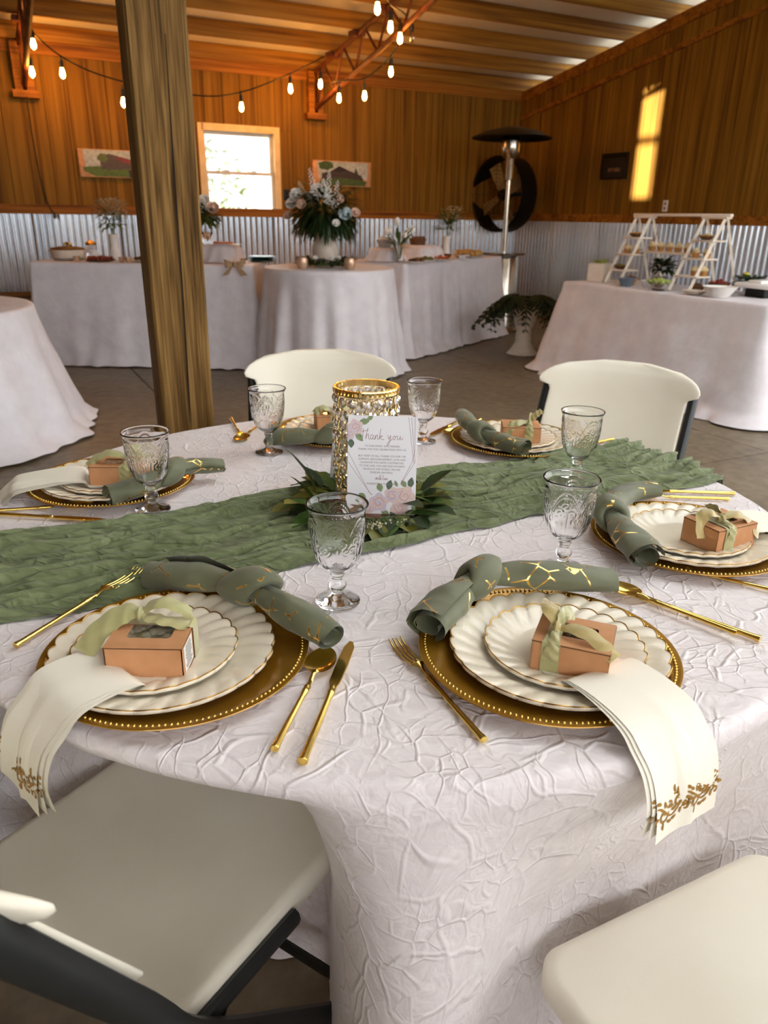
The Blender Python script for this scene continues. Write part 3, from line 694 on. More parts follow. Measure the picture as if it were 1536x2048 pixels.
def spoon_proto():
    t = thing('dinner_spoon', 'x', 'spoon')
    h = MB().lathe([(0, 0), (.0052, 0), (.0052, .003), (.0042, .01), (.0036, .06), (.0032, .095), (.0042, .106), (.0046, .109), (.0036, .112), (.0046, .115), (.0032, .119), (.0026, .128), (0, .128)], 12, TR((0, 0, .0055)) @ Matrix.Rotation(-pi / 2, 4, 'X') @ Matrix.Scale(.8, 4, (0, 1, 0)))
    h.tube(spline([(0, .125, .005), (0, .138, .009), (0, .147, .0075)], 8), [.003, .0028, .0026, .0026, .0028, .0032, .004, .005], 8, flat=.5)
    obj('handle', h, gold, t, True, 60)
    b = MB()
    def bowl(u_, q, lo):
        a = 2 * pi * u_; w_ = .0195 * q; L = .031 * q; y = .172 + L * cos(a) * (1.0 if cos(a) > 0 else .95); x = w_ * sin(a) * (1 - .12 * cos(a))
        return (x, y, .0085 - .0075 * (1 - q * q) - lo)
    b.grid(lambda u_, w_: bowl(u_, .02 + .98 * w_, 0), 32, 10, cu=True); b.grid(lambda u_, w_: bowl(u_, .02 + .98 * (1 - w_), .0009 * (w_ > .01)), 32, 10, cu=True)
    obj('bowl', b, gold, t, True, 60); return t
def knife_proto():
    t = thing('dinner_knife', 'x', 'knife')
    h = MB().lathe([(0, 0), (.0058, 0), (.0058, .003), (.0048, .01), (.0042, .06), (.0036, .11), (.0046, .122), (.005, .125), (.0038, .128), (.0048, .131), (.0036, .136), (0, .138)], 12, TR((0, 0, .006)) @ Matrix.Rotation(-pi / 2, 4, 'X') @ Matrix.Scale(.8, 4, (0, 1, 0)))
    obj('handle', h, gold, t, True, 60)
    out = [(-.004, .133), (-.0075, .146), (-.008, .19), (-.007, .225), (-.003, .24), (.002, .238), (.0065, .225), (.0075, .18), (.006, .146), (.004, .133)]
    n = len(out); b = MB().add([(x, y, .0066 + .0006 * (x > 0)) for x, y in out] + [(x, y, .0048 - .0002 * (x > 0)) for x, y in out], [tuple(range(n))[::-1], tuple(range(n, 2 * n))] + [(i, (i + 1) % n, n + (i + 1) % n, n + i) for i in range(n)])
    obj('blade', b, gold, t, False); return t
def goblet_proto():
    t = thing('goblet', 'x', 'goblet')
    out = [(.0005, 0), (.031, 0), (.0332, .0014), (.0325, .003), (.027, .0048), (.016, .0082), (.0105, .0108), (.0085, .014), (.008, .018), (.0095, .0205), (.0122, .024), (.013, .028), (.0115, .0325), (.0085, .036), (.008, .04), (.0095, .0435), (.0105, .0455), (.009, .0475), (.0115, .051)]
    bowl = [(.016, .0545), (.0215, .0585), (.0262, .064), (.0298, .07)] + [(.0298 + .0102 * (1 - ((z - .138) / .068) ** 2) ** .7 if z < .138 else .04, z) for z in [.072 + .0016 * k for k in range(44)]]
    bowl += [(.0402, .1435), (.0408, .1465), (.0422, .1495), (.044, .1525), (.0446, .1545)]
    inn = [(.0436, .1555), (.042, .154), (.0402, .1505), (.0388, .146), (.038, .138), (.0376, .13), (.036, .11), (.0325, .09), (.0275, .074), (.021, .064), (.012, .0585), (.0005, .0575)]
    prof = out + bowl + inn
    lo, hi = len(out), len(out) + len(bowl)
    def emb(th, z):
        n = 6; h = 0.
        if z < .083: return .35 * max(0, cos(24 * th)) * sstep(.058, .066, z) * (1 - sstep(.074, .083, z))
        if z > .1415: return 0.
        p = (th * n / (2 * pi)) % 1.; x = (p - .5) * 2                  # one motif, -1..1
        q = (z - .083) / .0585
        L = lambda d, w_: exp(-(d / w_) ** 2)
        arc = 1.0 - .42 * x * x; h = max(h, L(q - arc + .03, .035), L(q - arc + .15, .03))
        if abs(q - arc + .09) < .05: h = max(h, .8 * L(((p * 14) % 1 - .5), .25))                    # beads between the arches
        for cx, cq, s_ in ((-.42, .42, 1), (.42, .42, -1), (-.78, .22, -1), (.78, .22, 1), (0., .62, 1)):      # scrolls
            dx, dq = (x - cx) * .35, (q - cq); rr = hypot(dx, dq) * 3.4
            if rr < .62:
                sp = (rr * 3.1 - s_ * atan2(dq, dx) / (2 * pi)) % 1; h = max(h, L(sp - .5, .2) * (1 - sstep(.5, .62, rr)))
        h = max(h, L(abs(x) - .16 - .5 * q * q, .05) * (q < .6), .7 * L(abs(x) - .95 + .3 * q, .05) * (q < .5))
        return h
    def fn(th, k, r, z):
        if lo <= k < hi: r += .0009 * emb(th, z)
        return r, z
    obj('glass_body', MB().lathe(prof, 240, None, fn), glass, t, True, 180)
    return t
# ---- gift box with ribbon
def box_proto(kind):
    t = thing('favor_box', 'x', 'gift box'); a, b, h = .046, .037, .042
    mb = MB(); th = .0012
    for (c, d) in (((0, -b + th / 2, h / 2), (2 * a, th, h)), ((0, b - th / 2, h / 2), (2 * a, th, h)), ((-a + th / 2, 0, h / 2), (th, 2 * b, h)), ((a - th / 2, 0, h / 2), (th, 2 * b, h)), ((0, 0, th / 2), (2 * a, 2 * b, th))): mb.box(c, d)
    obj('carton', mb, kraft, t, False)
    wx, wy, cy0 = .027, .017, .002
    mb = MB(); zl = h + .0012; zq = zl - .0007           # lid frame around the window
    mb.box((0, (-b + cy0 - wy) / 2, zq), (2 * a, b + cy0 - wy, .0014)); mb.box((0, (b + cy0 + wy) / 2, zq), (2 * a, b - cy0 - wy, .0014))
    for sx in (-1, 1): mb.box((sx * (a + wx) / 2, cy0, zq), (a - wx, 2 * wy, .0014))
    for sx in (-1, 1):
        for sy in (-1, 1):                               # rounded inner corners
            x0, y0 = sx * wx, cy0 + sy * wy; r_ = .006; arc = [(x0 - sx * r_ + sx * r_ * cos(q), y0 - sy * r_ + sy * r_ * sin(q)) for q in [pi / 2 * i / 4 for i in range(5)]]
            mb.add([(x0, y0, zl)] + [(x, y, zl) for x, y in arc], [(0, i + 1, i + 2) for i in range(4)])
    obj('lid', mb, kraft, t, False)
    obj('lid_gap_shade', MB().box((0, -b - .0002, h - .0006), (2 * a, .0006, .0009)).box((a + .0002, 0, h - .0006), (.0006, 2 * b, .0009)).box((-a - .0002, 0, h - .0006), (.0006, 2 * b, .0009)), kraft_shade, t, False)  # dark strips paint the shade of the lid seam
    obj('window_film', MB().box((0, cy0, zl - .0018), (2 * wx, 2 * wy, .0004)), film_m, t, False)
    mb = MB(); rnd = random.Random(5)
    for i in range(34): mb.ball((rnd.uniform(-.032, .032), rnd.uniform(-.024, .026), .036 + rnd.uniform(-.0015, .0005)), (rnd.uniform(.006, .01),) * 2 + (.005,), 8, 6)
    mb.box((0, 0, .018), (.086, .068, .032)); o = obj('sweets', mb, sweets if kind in 'AF' else dark_sweets, t); o['kind'] = 'stuff'
    ts = MB()                                             # tuck flap at the front foot
    ts.box((0, -b - .0004, .002), (.02, .0008, .004)); obj('tuck_flap', ts, kraft, t, False)
    def strip(path, w_, up=(0, 0, 1), n=28, wfn=None, mat=sage_ribbon, name='ribbon_tail', tw=None):
        P = spline(path, n); g = MB(); vv = []
        for i, p in enumerate(P):
            T = (P[min(i + 1, n - 1)] - P[max(i - 1, 0)]).normalized(); u_ = Vector(up[i] if isinstance(up, list) else up)
            s_ = T.cross(u_); s_ = s_.normalized() if s_.length > 1e-5 else Vector((1, 0, 0))
            if tw: s_ = Matrix.Rotation(tw * i / n, 3, T) @ s_
            nn = s_.cross(T); k = (wfn(i / (n - 1)) if wfn else 1.) * w_ / 2
            for j in (-1, -.5, 0, .5, 1): vv.append(p + s_ * k * j + nn * (.0022 * (1 - j * j) + .0012 * sin(i * .9 + j * 3)))
        g.add(vv, [(i * 5 + j, i * 5 + j + 1, i * 5 + j + 6, i * 5 + j + 5) for i in range(n - 1) for j in range(4)])
        return obj(name, g, mat, t, True, 180)
    e = .0016
    pinch = lambda q: .28 + .72 * sstep(.0, .3, q)
    if kind == 'A':                                       # band across the back of the lid, knot at the back left corner
        mb = MB(); y0, y1 = .012, .034
        mb.add([(-a - e, y0, 0), (-a - e, y1, 0), (-a - e, y0, zl), (-a - e, y1, zl), (-a + .012, y0 + .004, zl + e), (-a + .012, y1 - .004, zl + e), (a - .002, y0 - .002, zl + e), (a - .002, y1 + .002, zl + e), (a + e, y0, zl - .001), (a + e, y1, zl - .001), (a + e, y0, 0), (a + e, y1, 0)], [(2 * i, 2 * i + 1, 2 * i + 3, 2 * i + 2) for i in range(5)])
        obj('ribbon_band', mb, sage_ribbon, t, True, 30)
        kx, ky, kz = -.018, .024, zl + .011
        strip([(kx, ky, kz), (kx + .022, ky + .004, kz + .014), (kx + .05, ky + .004, kz + .006), (kx + .062, ky, kz - .006)], .02, (0, -.3, 1), wfn=lambda q: .3 + .7 * sin(pi * min(1, q * 1.1)) ** .6, name='ribbon_loop')
        strip([(kx, ky - .004, kz), (kx + .025, ky - .010, kz - .002), (kx + .06, ky - .012, kz - .009)], .018, (0, -.2, 1), wfn=pinch, name='ribbon_loop')
        strip([(kx, ky, kz), (kx - .02, ky - .004, kz + .002), (kx - .045, ky - .02, kz - .012), (kx - .062, ky - .038, kz - .034)], .03, (.1, -.5, 1), wfn=pinch)
        kn = (kx, ky, kz)
    else:
        x0, x1 = {'B': (-.034, -.012), 'C': (-.03, -.006), 'D': (.008, .026), 'E': (-.012, .01), 'F': (.014, .036)}[kind]
        mb = MB()
        mb.add([(x0, -b - e, 0), (x1, -b - e, 0), (x0, -b - e, zl), (x1, -b - e, zl), (x0 + .002, -b + .004, zl + e), (x1 - .002, -b + .004, zl + e), (x0 + .002, b - .004, zl + e), (x1 - .002, b - .004, zl + e), (x0, b + e, zl), (x1, b + e, zl), (x0, b + e, 0), (x1, b + e, 0)], [(2 * i, 2 * i + 1, 2 * i + 3, 2 * i + 2) for i in range(5)])
        obj('ribbon_band', mb, sage_ribbon, t, True, 30)
        xc = (x0 + x1) / 2; kx, ky, kz = xc + .002, -.012, zl + .008
        tails = {'B': ([(kx, ky, kz), (kx + .03, ky - .004, kz + .004), (kx + .058, ky - .014, kz - .006), (kx + .072, ky - .02, kz - .016)], [(kx, ky, kz), (kx - .012, ky + .012, kz + .018), (kx - .016, ky + .036, kz + .012), (kx - .012, ky + .05, kz - .008)]),
                 'C': ([(kx, ky, kz), (kx + .03, ky - .006, kz + .006), (kx + .055, ky - .016, kz - .01), (kx + .068, ky - .026, kz - .034)], [(kx, ky, kz), (kx - .022, ky + .004, kz + .014), (kx - .04, ky + .006, kz + .004), (kx - .046, ky - .004, kz - .026)]),
                 'D': ([(kx, ky, kz), (kx + .014, ky + .006, kz + .016), (kx + .03, ky + .012, kz + .026)], [(kx, ky, kz), (kx - .03, ky - .012, kz + .0), (kx - .05, ky - .022, kz - .014), (kx - .06, ky - .026, kz - .034)]),
                 'E': ([(kx, ky, kz), (kx + .02, ky, kz + .012), (kx + .05, ky - .01, kz - .004)], [(kx, ky, kz), (kx - .03, ky + .004, kz + .008), (kx - .05, ky, kz - .006)]),
                 'F': ([(kx, ky, kz), (kx + .02, ky + .004, kz + .006), (kx + .04, ky, kz - .006)], [(kx, ky, kz), (kx - .03, ky + .004, kz + .012), (kx - .06, ky + .002, kz + .004), (kx - .08, ky - .004, kz - .014)])}[kind]
        strip(tails[0], .02, (0, -.35, 1), wfn=pinch, mat=ivory_ribbon if kind in 'BCD' else sage_ribbon)
        strip(tails[1], .022, (.2, -.4, 1), wfn=pinch, mat=ivory_ribbon if kind in 'BC' else sage_ribbon)
        strip([(kx, ky, kz), (kx + .006, ky + .016, kz + .012), (kx + .012, ky + .04, kz + .002)], .018, (1, 0, .6), wfn=pinch, name='ribbon_loop')
        strip([(kx, ky, kz), (kx, -b + .006, kz - .003), (kx, -b - e * 2, kz - .014), (xc, -b - e * 1.6, kz - .03)], .02, (0, -1, .3), wfn=lambda q: .35 + .7 * q, name='ribbon_fall')
        kn = (kx, ky, kz)
    mb = MB().ball(kn, (.0055, .0075, .0065), 12, 8).tube([(kn[0] - .001, kn[1] + .0075 * cos(q), kn[2] + .0075 * sin(q)) for q in [i * pi / 8 for i in range(16)]], .0028, 6, closed=True)
    obj('ribbon_knot', mb, sage_ribbon if kind != 'B' else ivory_ribbon, t)
    if kind == 'A':
        obj('sticker', MB().box((a + .0006, -.012, .022), (.0006, .036, .034)), ceramic, t, False)
        mb = MB(); rnd = random.Random(3)
        for i in range(9): mb.box((a + .00105, -.012, .036 - i * .0034), (.0003, .03 * rnd.uniform(.6, 1), .0012))
        o = obj('sticker_print', mb, pm('print_grey', (130, 130, 132), .7), t, False); o['kind'] = 'stuff'
    return t
# ---- knotted cloth napkin
def knotted(label, pts, ki, seed, r0=.019, dz=.0):
    """cloth rolled along world points with a knot at index ki"""
    rnd = random.Random(seed); base = Vector((pts[ki][0], pts[ki][1], 0)); t = thing('cloth_napkin', label, 'napkin', base, 0, 'sage napkins tied in a knot')
    n = len(pts)
    for part, idx in (('rolled_end', list(range(ki, -1, -1))), ('loose_end', list(range(ki, n)))):
        P = spline([Vector((pts[i][0], pts[i][1], pts[i][2] if len(pts[i]) > 2 else .036)) - Vector((base.x, base.y, 0)) for i in idx], 34)
        L = 34; flare = 1.25 if part == 'rolled_end' else 1.05
        R = [r0 * (.62 + (flare - .62) * sstep(0, .55, i / (L - 1))) for i in range(L)]
        if part == 'loose_end': R = [r * (1 - .18 * sstep(.7, 1, i / (L - 1))) for i, r in enumerate(R)]
        g = MB(); nn = 30; T0 = None; vv = []
        u_ = Vector((0, 0, 1)); turns = 1.9; K = 44
        for i in range(L):
            T = (P[min(i + 1, L - 1)] - P[max(i - 1, 0)]).normalized(); u_ = (u_ - T * u_.dot(T)).normalized(); w_ = T.cross(u_)
            for k in range(K):                            # a rolled sheet: spiral section, squashed
                q = k / (K - 1); a = 2 * pi * turns * q + .8 + seed; rr = R[i] * (.42 + .58 * q) * (1 + .07 * noise.noise((cos(a) * 2 + seed, i * .22, sin(a) * 2)) + .05 * sin(3 * a + i * .25))
                z = sin(a) * rr * .74
                vv.append(P[i] + w_ * cos(a) * rr + u_ * z)
        g.add(vv, [(i * K + k, i * K + k + 1, (i + 1) * K + k + 1, (i + 1) * K + k) for i in range(L - 1) for k in range(K - 1)])
        o = obj(part, g, napkin_m, t, True, 180)
    d0 = Vector(pts[min(ki + 1, n - 1)][:2]) - Vector(pts[ki - 1][:2]); ax = Vector((d0.x, d0.y, 0)).normalized(); sd = Vector((-ax.y, ax.x, 0)); zk = (pts[ki][2] if len(pts[ki]) > 2 else .036)
    def knot(a_, b_):                                     # a broad soft band pulled around the roll
        A = 2 * pi * a_; B = 2 * pi * b_; rr = r0 * .74 + r0 * .36 * cos(B); wd = r0 * 1.05 * sin(B) + .55 * r0 * sin(A + .6)
        fl = 1 + .07 * noise.noise((cos(A) * 2, sin(A) * 2 + seed, B * .8))
        p = ax * wd + (sd * cos(A) * 1.05 + Vector((0, 0, 1)) * sin(A) * .95) * rr * fl
        return (p.x, p.y, p.z + zk + .001)
    obj('knot', MB().grid(knot, 40, 18, cu=True, cv=True), napkin_m, t, True, 180)
    return t
# ---- printed paper napkin hanging over the edge
def paper_napkin(label, start, mid, end, hang, wid=.104, seed=0, fan=.05):
    """sheets from under the salad plate, over the plate rims, down over the table edge"""
    t = thing('paper_napkin', label, 'napkin', (start[0], start[1], 0), 0, 'printed paper napkins over the table edge')
    S = Vector((start[0], start[1], 0)); D = (Vector((end[0], end[1], 0)) - Vector((start[0], start[1], 0))); Lh = D.length; D.normalize(); sd = Vector((D.y, -D.x, 0))
    for k in range(3):
        ang = fan * (k - .0); Dk = Matrix.Rotation(ang, 3, 'Z') @ D; sk = Vector((Dk.y, -Dk.x, 0)); off = -.0011 * k
        z0 = ZT + .0155 + off
        path = [(0, z0), (.03, z0 + .0015), (mid * .55, ZT + .028 + off), (mid, ZT + .0315 + off), (mid + .035, ZT + .029 + off), (Lh * .86, ZT + .022 + off), (Lh - .008, ZT + .010 + off), (Lh + .012, ZT - .012), (Lh + .022, ZT - .045), (Lh + .026 - .004 * k, ZT - hang + .004 * k)]
        PP = spline([Vector((x, 0, z)) for x, z in path], 60)
        ln = [0.]
        for i in range(1, 60): ln.append(ln[-1] + (PP[i] - PP[i - 1]).length)
        tot = ln[-1]
        def at(s_, q, lift=0., PP=PP, ln=ln, Dk=Dk, sk=sk):
            s_ = min(max(s_, 0), ln[-1] - 1e-6); i = next(j for j in range(1, 60) if ln[j] >= s_); f = (s_ - ln[i - 1]) / (ln[i] - ln[i - 1]); p = PP[i - 1].lerp(PP[i], f); d = (PP[i] - PP[i - 1]).normalized()
            nrm = Vector((-d.z, 0, d.x)); crease = .0035 * exp(-((q + .1) / .12) ** 2) * sstep(.3, .8, s_ / ln[-1]) + .006 * q * q * sstep(.55, 1, s_ / ln[-1]) * (1 if q > 0 else -.3)
            h = nrm * (lift + crease); x = p.x + h.x; z = p.z + h.z
            return Dk * x + sk * (q * wid / 2) + Vector((0, 0, z))
        def fn(a_, b_): return tuple(at(a_ * tot, b_ * 2 - 1))
        o = obj('sheet', MB().grid(fn, 60, 15), paper, t, True, 180)
        if k == 0 or k == 1:
            # scroll border in gold: stems, curls and leaves drawn as flat ribbons on the sheet
            g = MB()
            def rib(pts, w0):
                vv = []; m = len(pts)
                for i, (x, y) in enumerate(pts):
                    x2, y2 = pts[min(i + 1, m - 1)]; x1, y1 = pts[max(i - 1, 0)]; dx, dy = x2 - x1, y2 - y1; l = hypot(dx, dy) or 1; w_ = w0 * sin(pi * (.08 + .84 * i / (m - 1))) ** .7
                    for s_ in (-1, 1): vv.append(at(tot - .034 + y - s_ * dx / l * w_, (x + s_ * dy / l * w_) / (wid / 2), .0007))
                g.add(vv, [(2 * i, 2 * i + 1, 2 * i + 3, 2 * i + 2) for i in range(m - 1)])
            def curl(cx, cy_, r, a0, turns, sgn, w0):
                rib([(cx + r * (1 - .82 * q) * cos(a0 + sgn * 2 * pi * turns * q), cy_ + r * (1 - .82 * q) * sin(a0 + sgn * 2 * pi * turns * q)) for q in [j / 22 for j in range(23)]], w0)
            for m_ in range(-2, 2):
                x0 = (m_ + .5) * .0255; sg = 1 if m_ % 2 else -1
                rib([(x0 - .0135 + .027 * q, sg * .0085 * cos(pi * q)) for q in [j / 14 for j in range(15)]], .0016)        # running stem
                curl(x0 + .002, sg * .004, .0088, pi * 1.1 if sg > 0 else -pi * 1.1, 1.05, -sg, .0016)
                curl(x0 - .0085, -sg * .0075, .0056, 0, .95, sg, .0014)
                for (lx, ly, la, ll) in ((.001, .0125, .9, .0085), (-.005, .012, 2.2, .008), (.0105, .0035, -.3, .009), (.006, -.011, -.9, .008), (-.0115, .001, 2.7, .008), (.0, -.005, -2.2, .007)):
                    rib([(x0 + lx + ll * q * cos(la + .6 * q), sg * (ly + ll * q * sin(la + .6 * q))) for q in [j / 6 for j in range(7)]], .0021)
            o2 = obj('printed_scroll', g, goldprint, o, True, 180); o2['kind'] = 'stuff'
    return t
SET = dict(A=dict(c=(-.259, .825), off=(-.022, -.004), box=(-.28, .795, 0), nm='setting by the tucked-in chair'),
           B=dict(c=(.213, .842), off=(.018, 0), box=(.238, .81, -21), nm='setting facing the pulled-back chair'),
           C=dict(c=(.535, 1.223), box=(.575, 1.195, 27), nm='setting cut off at the picture edge'),
           D=dict(c=(.326, 1.836), box=(.335, 1.815, -4), nm='setting before the angled chair'),
           E=dict(c=(-.121, 1.888), box=(-.135, 1.895, 12), nm='setting behind the crystal cylinder'),
           F=dict(c=(-.563, 1.472), box=(-.546, 1.462, 2), nm='setting beside the timber post'))
ch0, dp0, sp0 = charger_proto(), plate_proto('dinner_plate', .139, 28, .019), plate_proto('salad_plate', .102, 24, .014)
zc, zd, zs_ = ZT - .0015, ZT + .0018, ZT + .0075
for i, (k, s_) in enumerate(SET.items()):
    x, y = s_['c']; ox, oy = s_.get('off', (0, 0)); a = random.uniform(0, 1)
    for n_, (pr_, z, lab, grp) in enumerate(((ch0, zc, 'gold beaded charger of the ' + s_['nm'], 'gold charger plates'), (dp0, zd, 'large scalloped plate of the ' + s_['nm'], 'scalloped dinner plates'), (sp0, zs_, 'small scalloped plate of the ' + s_['nm'], 'scalloped salad plates'))):
        px, py = x + ox * (0, .75, 1.2)[n_], y + oy * (0, .75, 1.2)[n_]
        if i == 0: o = pr_; o.location = (px, py, z); o.rotation_euler = (0, 0, a); o['label'] = lab
        else: o = dup(pr_, (px, py, z), a, lab)
        o['group'] = grp
    b = box_proto(k); bx = s_['box']; b.location = (bx[0], bx[1], zs_ + .0045); b.rotation_euler = (0, 0, radians(bx[2])); b['group'] = 'kraft favor boxes with ribbon'
    b['label'] = {'A': 'kraft box with sticker and pale sage bow on the plates nearest the camera at left', 'B': 'kraft box with ribbon over its left side, in front of the pulled-back chair', 'C': 'kraft box turned corner-on at the right picture edge', 'D': 'kraft box with a sheer bow before the angled chair', 'E': 'kraft box half hidden by the crystal candle holder', 'F': 'kraft box with green band at the far left of the table'}[k]
# cutlery: handle end -> tip on the table plane
fk, spn, kn_ = fork_proto(), spoon_proto(), knife_proto()
used = set()
def lay(pr_, key, a, b, lab, grp, z=ZT - .0025, tilt=None):
    r = atan2(b[1] - a[1], b[0] - a[0]) - pi / 2
    if key not in used: used.add(key); o = pr_; o.location = (a[0], a[1], z); o.rotation_euler = (0, 0, r); o['label'] = lab
    else: o = dup(pr_, (a[0], a[1], z), r, lab)
    o['group'] = grp
    if tilt: o.rotation_euler = (tilt, 0, r)
G1, G2, G3 = 'gold forks', 'gold spoons', 'gold knives'
lay(fk, 'f', (-.475, .842), (-.375, 1.05), 'gold fork with tines on the green runner', G1, tilt=.06)
lay(spn, 's', (-.112, .648), (-.073, .833), 'gold spoon left of the knife near the front table edge', G2)
lay(kn_, 'k', (-.08, .628), (-.04, .863), 'gold knife lying beside the spoon near the front table edge', G3)
lay(fk, 'f', (.112, .668), (.016, .876), 'gold fork beside the front charger with its handle toward the camera', G1)
lay(spn, 's', (.481, .893), (.35, 1.03), 'gold spoon lying across the knife between the two right-hand chargers', G2, ZT + .004)
lay(kn_, 'k', (.512, .888), (.352, 1.04), 'gold knife under the spoon between the two right-hand chargers', G3)
lay(fk, 'f', (.625, 1.02), (.435, 1.137), 'gold fork whose tines touch the napkin of the right edge setting', G1)
lay(kn_, 'k', (.727, 1.474), (.495, 1.484), 'gold knife behind the charger at the right edge, farther from the plate', G3)
lay(spn, 's', (.702, 1.441), (.505, 1.45), 'gold spoon behind the charger at the right edge, next to its rim', G2)
lay(kn_, 'k', (.235, 2.09), (.118, 1.885), 'gold knife left of the charger before the angled chair', G3)
lay(spn, 's', (.265, 2.06), (.165, 1.905), 'gold spoon left of the charger before the angled chair', G2)
lay(fk, 'f', (.585, 1.875), (.40, 1.75), 'gold fork showing its handle beside the goblet at the runner', G1)
lay(fk, 'f', (-.425, 2.02), (-.345, 1.79), 'gold fork behind the goblet near the timber post', G1)
lay(spn, 's', (-.33, 2.0), (-.36, 1.84), 'gold spoon partly behind the goblet near the timber post', G2)
lay(spn, 's', (-.757, 1.305), (-.565, 1.352), 'gold spoon at the left edge of the table', G2)
lay(kn_, 'k', (-.745, 1.297), (-.508, 1.272), 'gold knife at the left edge of the table by the runner', G3)
# goblets
gp = goblet_proto()
for i, (p, lab) in enumerate([((-.066, .985), 'clear pressed-glass goblet in front of the thank-you card'), ((.292, 1.112), 'clear pressed-glass goblet on the white cloth beside the runner at right'),
                              ((-.442, 1.34), 'clear pressed-glass goblet before the plates at the far left'), ((-.276, 1.722), 'clear pressed-glass goblet left of the crystal candle holder'),
                              ((.095, 1.838), 'clear pressed-glass goblet right of the crystal candle holder against the floor'), ((.405, 1.515), 'clear pressed-glass goblet standing on the far side of the runner')]):
    z = ZT - .001 + (.009 if i == 5 else 0)
    if i == 0: gp.location = (p[0], p[1], z); gp['label'] = lab; gp['group'] = 'pressed glass goblets'
    else: dup(gp, (p[0], p[1], z), i * .7, lab)
# cloth napkins (outer end, ..., knot, ..., other end); z above the floor
Z = ZT
def N(*p): return [(x, y, Z + z) for x, y, z in p]
knotted('sage napkin with gold foil knotted on the charger nearest the camera at left', N((-.345, 1.02, .022), (-.295, .995, .032), (-.24, .972, .04), (-.185, .935, .046), (-.14, .9, .042), (-.1, .866, .036), (-.062, .832, .03)), 3, 1, .029)
knotted('sage napkin with gold foil knotted on the charger in front of the pulled-back chair', N((.06, .862, .03), (.092, .915, .036), (.135, .972, .046), (.19, .985, .046), (.25, .99, .042), (.34, .998, .03)), 2, 2, .028)
knotted('sage napkin with gold foil knotted on the charger at the right edge', N((.418, 1.09, .03), (.408, 1.15, .036), (.4, 1.235, .046), (.42, 1.3, .04), (.475, 1.375, .034), (.535, 1.395, .036)), 2, 3, .027)
knotted('sage napkin with gold foil knotted on the charger before the angled chair', N((.325, 1.68, .03), (.28, 1.72, .034), (.235, 1.775, .042), (.21, 1.84, .05), (.2, 1.92, .052)), 2, 4, .025)
knotted('sage napkin with gold foil behind the crystal candle holder', N((-.275, 1.76, .03), (-.21, 1.748, .034), (-.13, 1.742, .042), (-.06, 1.745, .036), (0., 1.75, .03)), 2, 5, .025)
knotted('sage napkin with gold foil knotted behind the far left goblet', N((-.525, 1.335, .03), (-.475, 1.375, .034), (-.428, 1.43, .044), (-.4, 1.49, .04), (-.345, 1.525, .03)), 2, 6, .025)
# paper napkins
paper_napkin('ivory paper napkin with gold scrolls hanging beside the tucked chair', (-.285, .79), .07, (-.388, .695), .088, seed=1)
paper_napkin('ivory paper napkin with gold scrolls hanging in front of the pulled-back chair', (.24, .81), .08, (.322, .668), .088, seed=2, fan=-.03)
paper_napkin('ivory paper napkin at the far left end of the table', (-.58, 1.47), .07, (-.757, 1.41), .06, seed=3)
paper_napkin('ivory paper napkin at the right picture edge', (.57, 1.235), .07, (.755, 1.27), .06, seed=4)
# ================================================================ centrepiece
vx, vy = -.037, 1.402
t = thing('mirror_tray', 'round bronze mirror tray under the leaves and the crystal cylinder', 'tray', (-.033, 1.345, ZT + .006))
obj('tray_base', MB().lathe([(0, 0), (.112, 0), (.116, .002), (.116, .006), (.108, .007), (0, .0065)], 64), pm('bronze_mirror', (150, 110, 80), .12, .9, (120, 84, 60), 6.), t)
obj('tray_rim', MB().tube([(.114 * cos(a), .114 * sin(a), .007) for a in [2 * pi * i / 64 for i in range(64)]], .003, 8, closed=True), goldrim, t)
VZ = ZT + .0135; VR, VH = .059, .218; NC, NR = 16, 9
t = thing('candle_cylinder', 'gold wire cylinder studded with clear crystals in the table centre', 'candle holder', (vx, vy, VZ))
mb = MB()
for sg in (-1, 1):
    for c in range(NC):
        pts = []
        for k in range(NR * 4 + 1):
            a = 2 * pi * (c + sg * .5 * k / 4) / NC; rr = VR + .0012 * sg; pts.append((rr * cos(a), rr * sin(a), .008 + (VH - .02) * k / (NR * 4)))
        mb.tube(pts, .0011, 5)
obj('wire_lattice', mb, pale_gold, t, True, 180)
for nm, z0, z1, g in (('base_ring', 0, .008, 1.01), ('top_ring', VH - .012, VH, 1.02)):
    obj(nm, MB().lathe([(VR * g - .003, z0), (VR * g + .0018, z0), (VR * g + .0024, z0 + .002), (VR * g + .0008, (z0 + z1) / 2), (VR * g + .0024, z1 - .002), (VR * g + .0018, z1), (VR * g - .003, z1), (VR * g - .003, z0)], 64), pale_gold, t, True, 30)
mb = MB()
for i in range(44): a = 2 * pi * i / 44; mb.cbox(((VR * 1.02 + .002) * cos(a), (VR * 1.02 + .002) * sin(a), VH - .006), (.004, .0055, .007), .001, 1, None) if False else mb.box((0, 0, 0), (.0035, .005, .006), TR(((VR * 1.02 + .0016) * cos(a), (VR * 1.02 + .0016) * sin(a), VH - .006)) @ RZ(a))
o = obj('square_studs', mb, pale_gold, t, False); o['kind'] = 'stuff'
obj('base_plate', MB().lathe([(0, .001), (VR, .001), (VR, .003), (0, .003)], 48), gold, t)
cm = MB(); prof = [(0, .0052), (.0045, .0044), (.0088, .0012), (.0088, -.0008), (0, -.0035)]
cm.lathe(prof, 8); cme = mesh_of(cm, 'crystal', False); cme.materials.append(crystal_m)
bz = MB().lathe([(.0088, -.0012), (.0097, -.001), (.0097, .0008), (.009, .0012)], 10); bzm = mesh_of(bz, 'bezel'); bzm.materials.append(pale_gold)
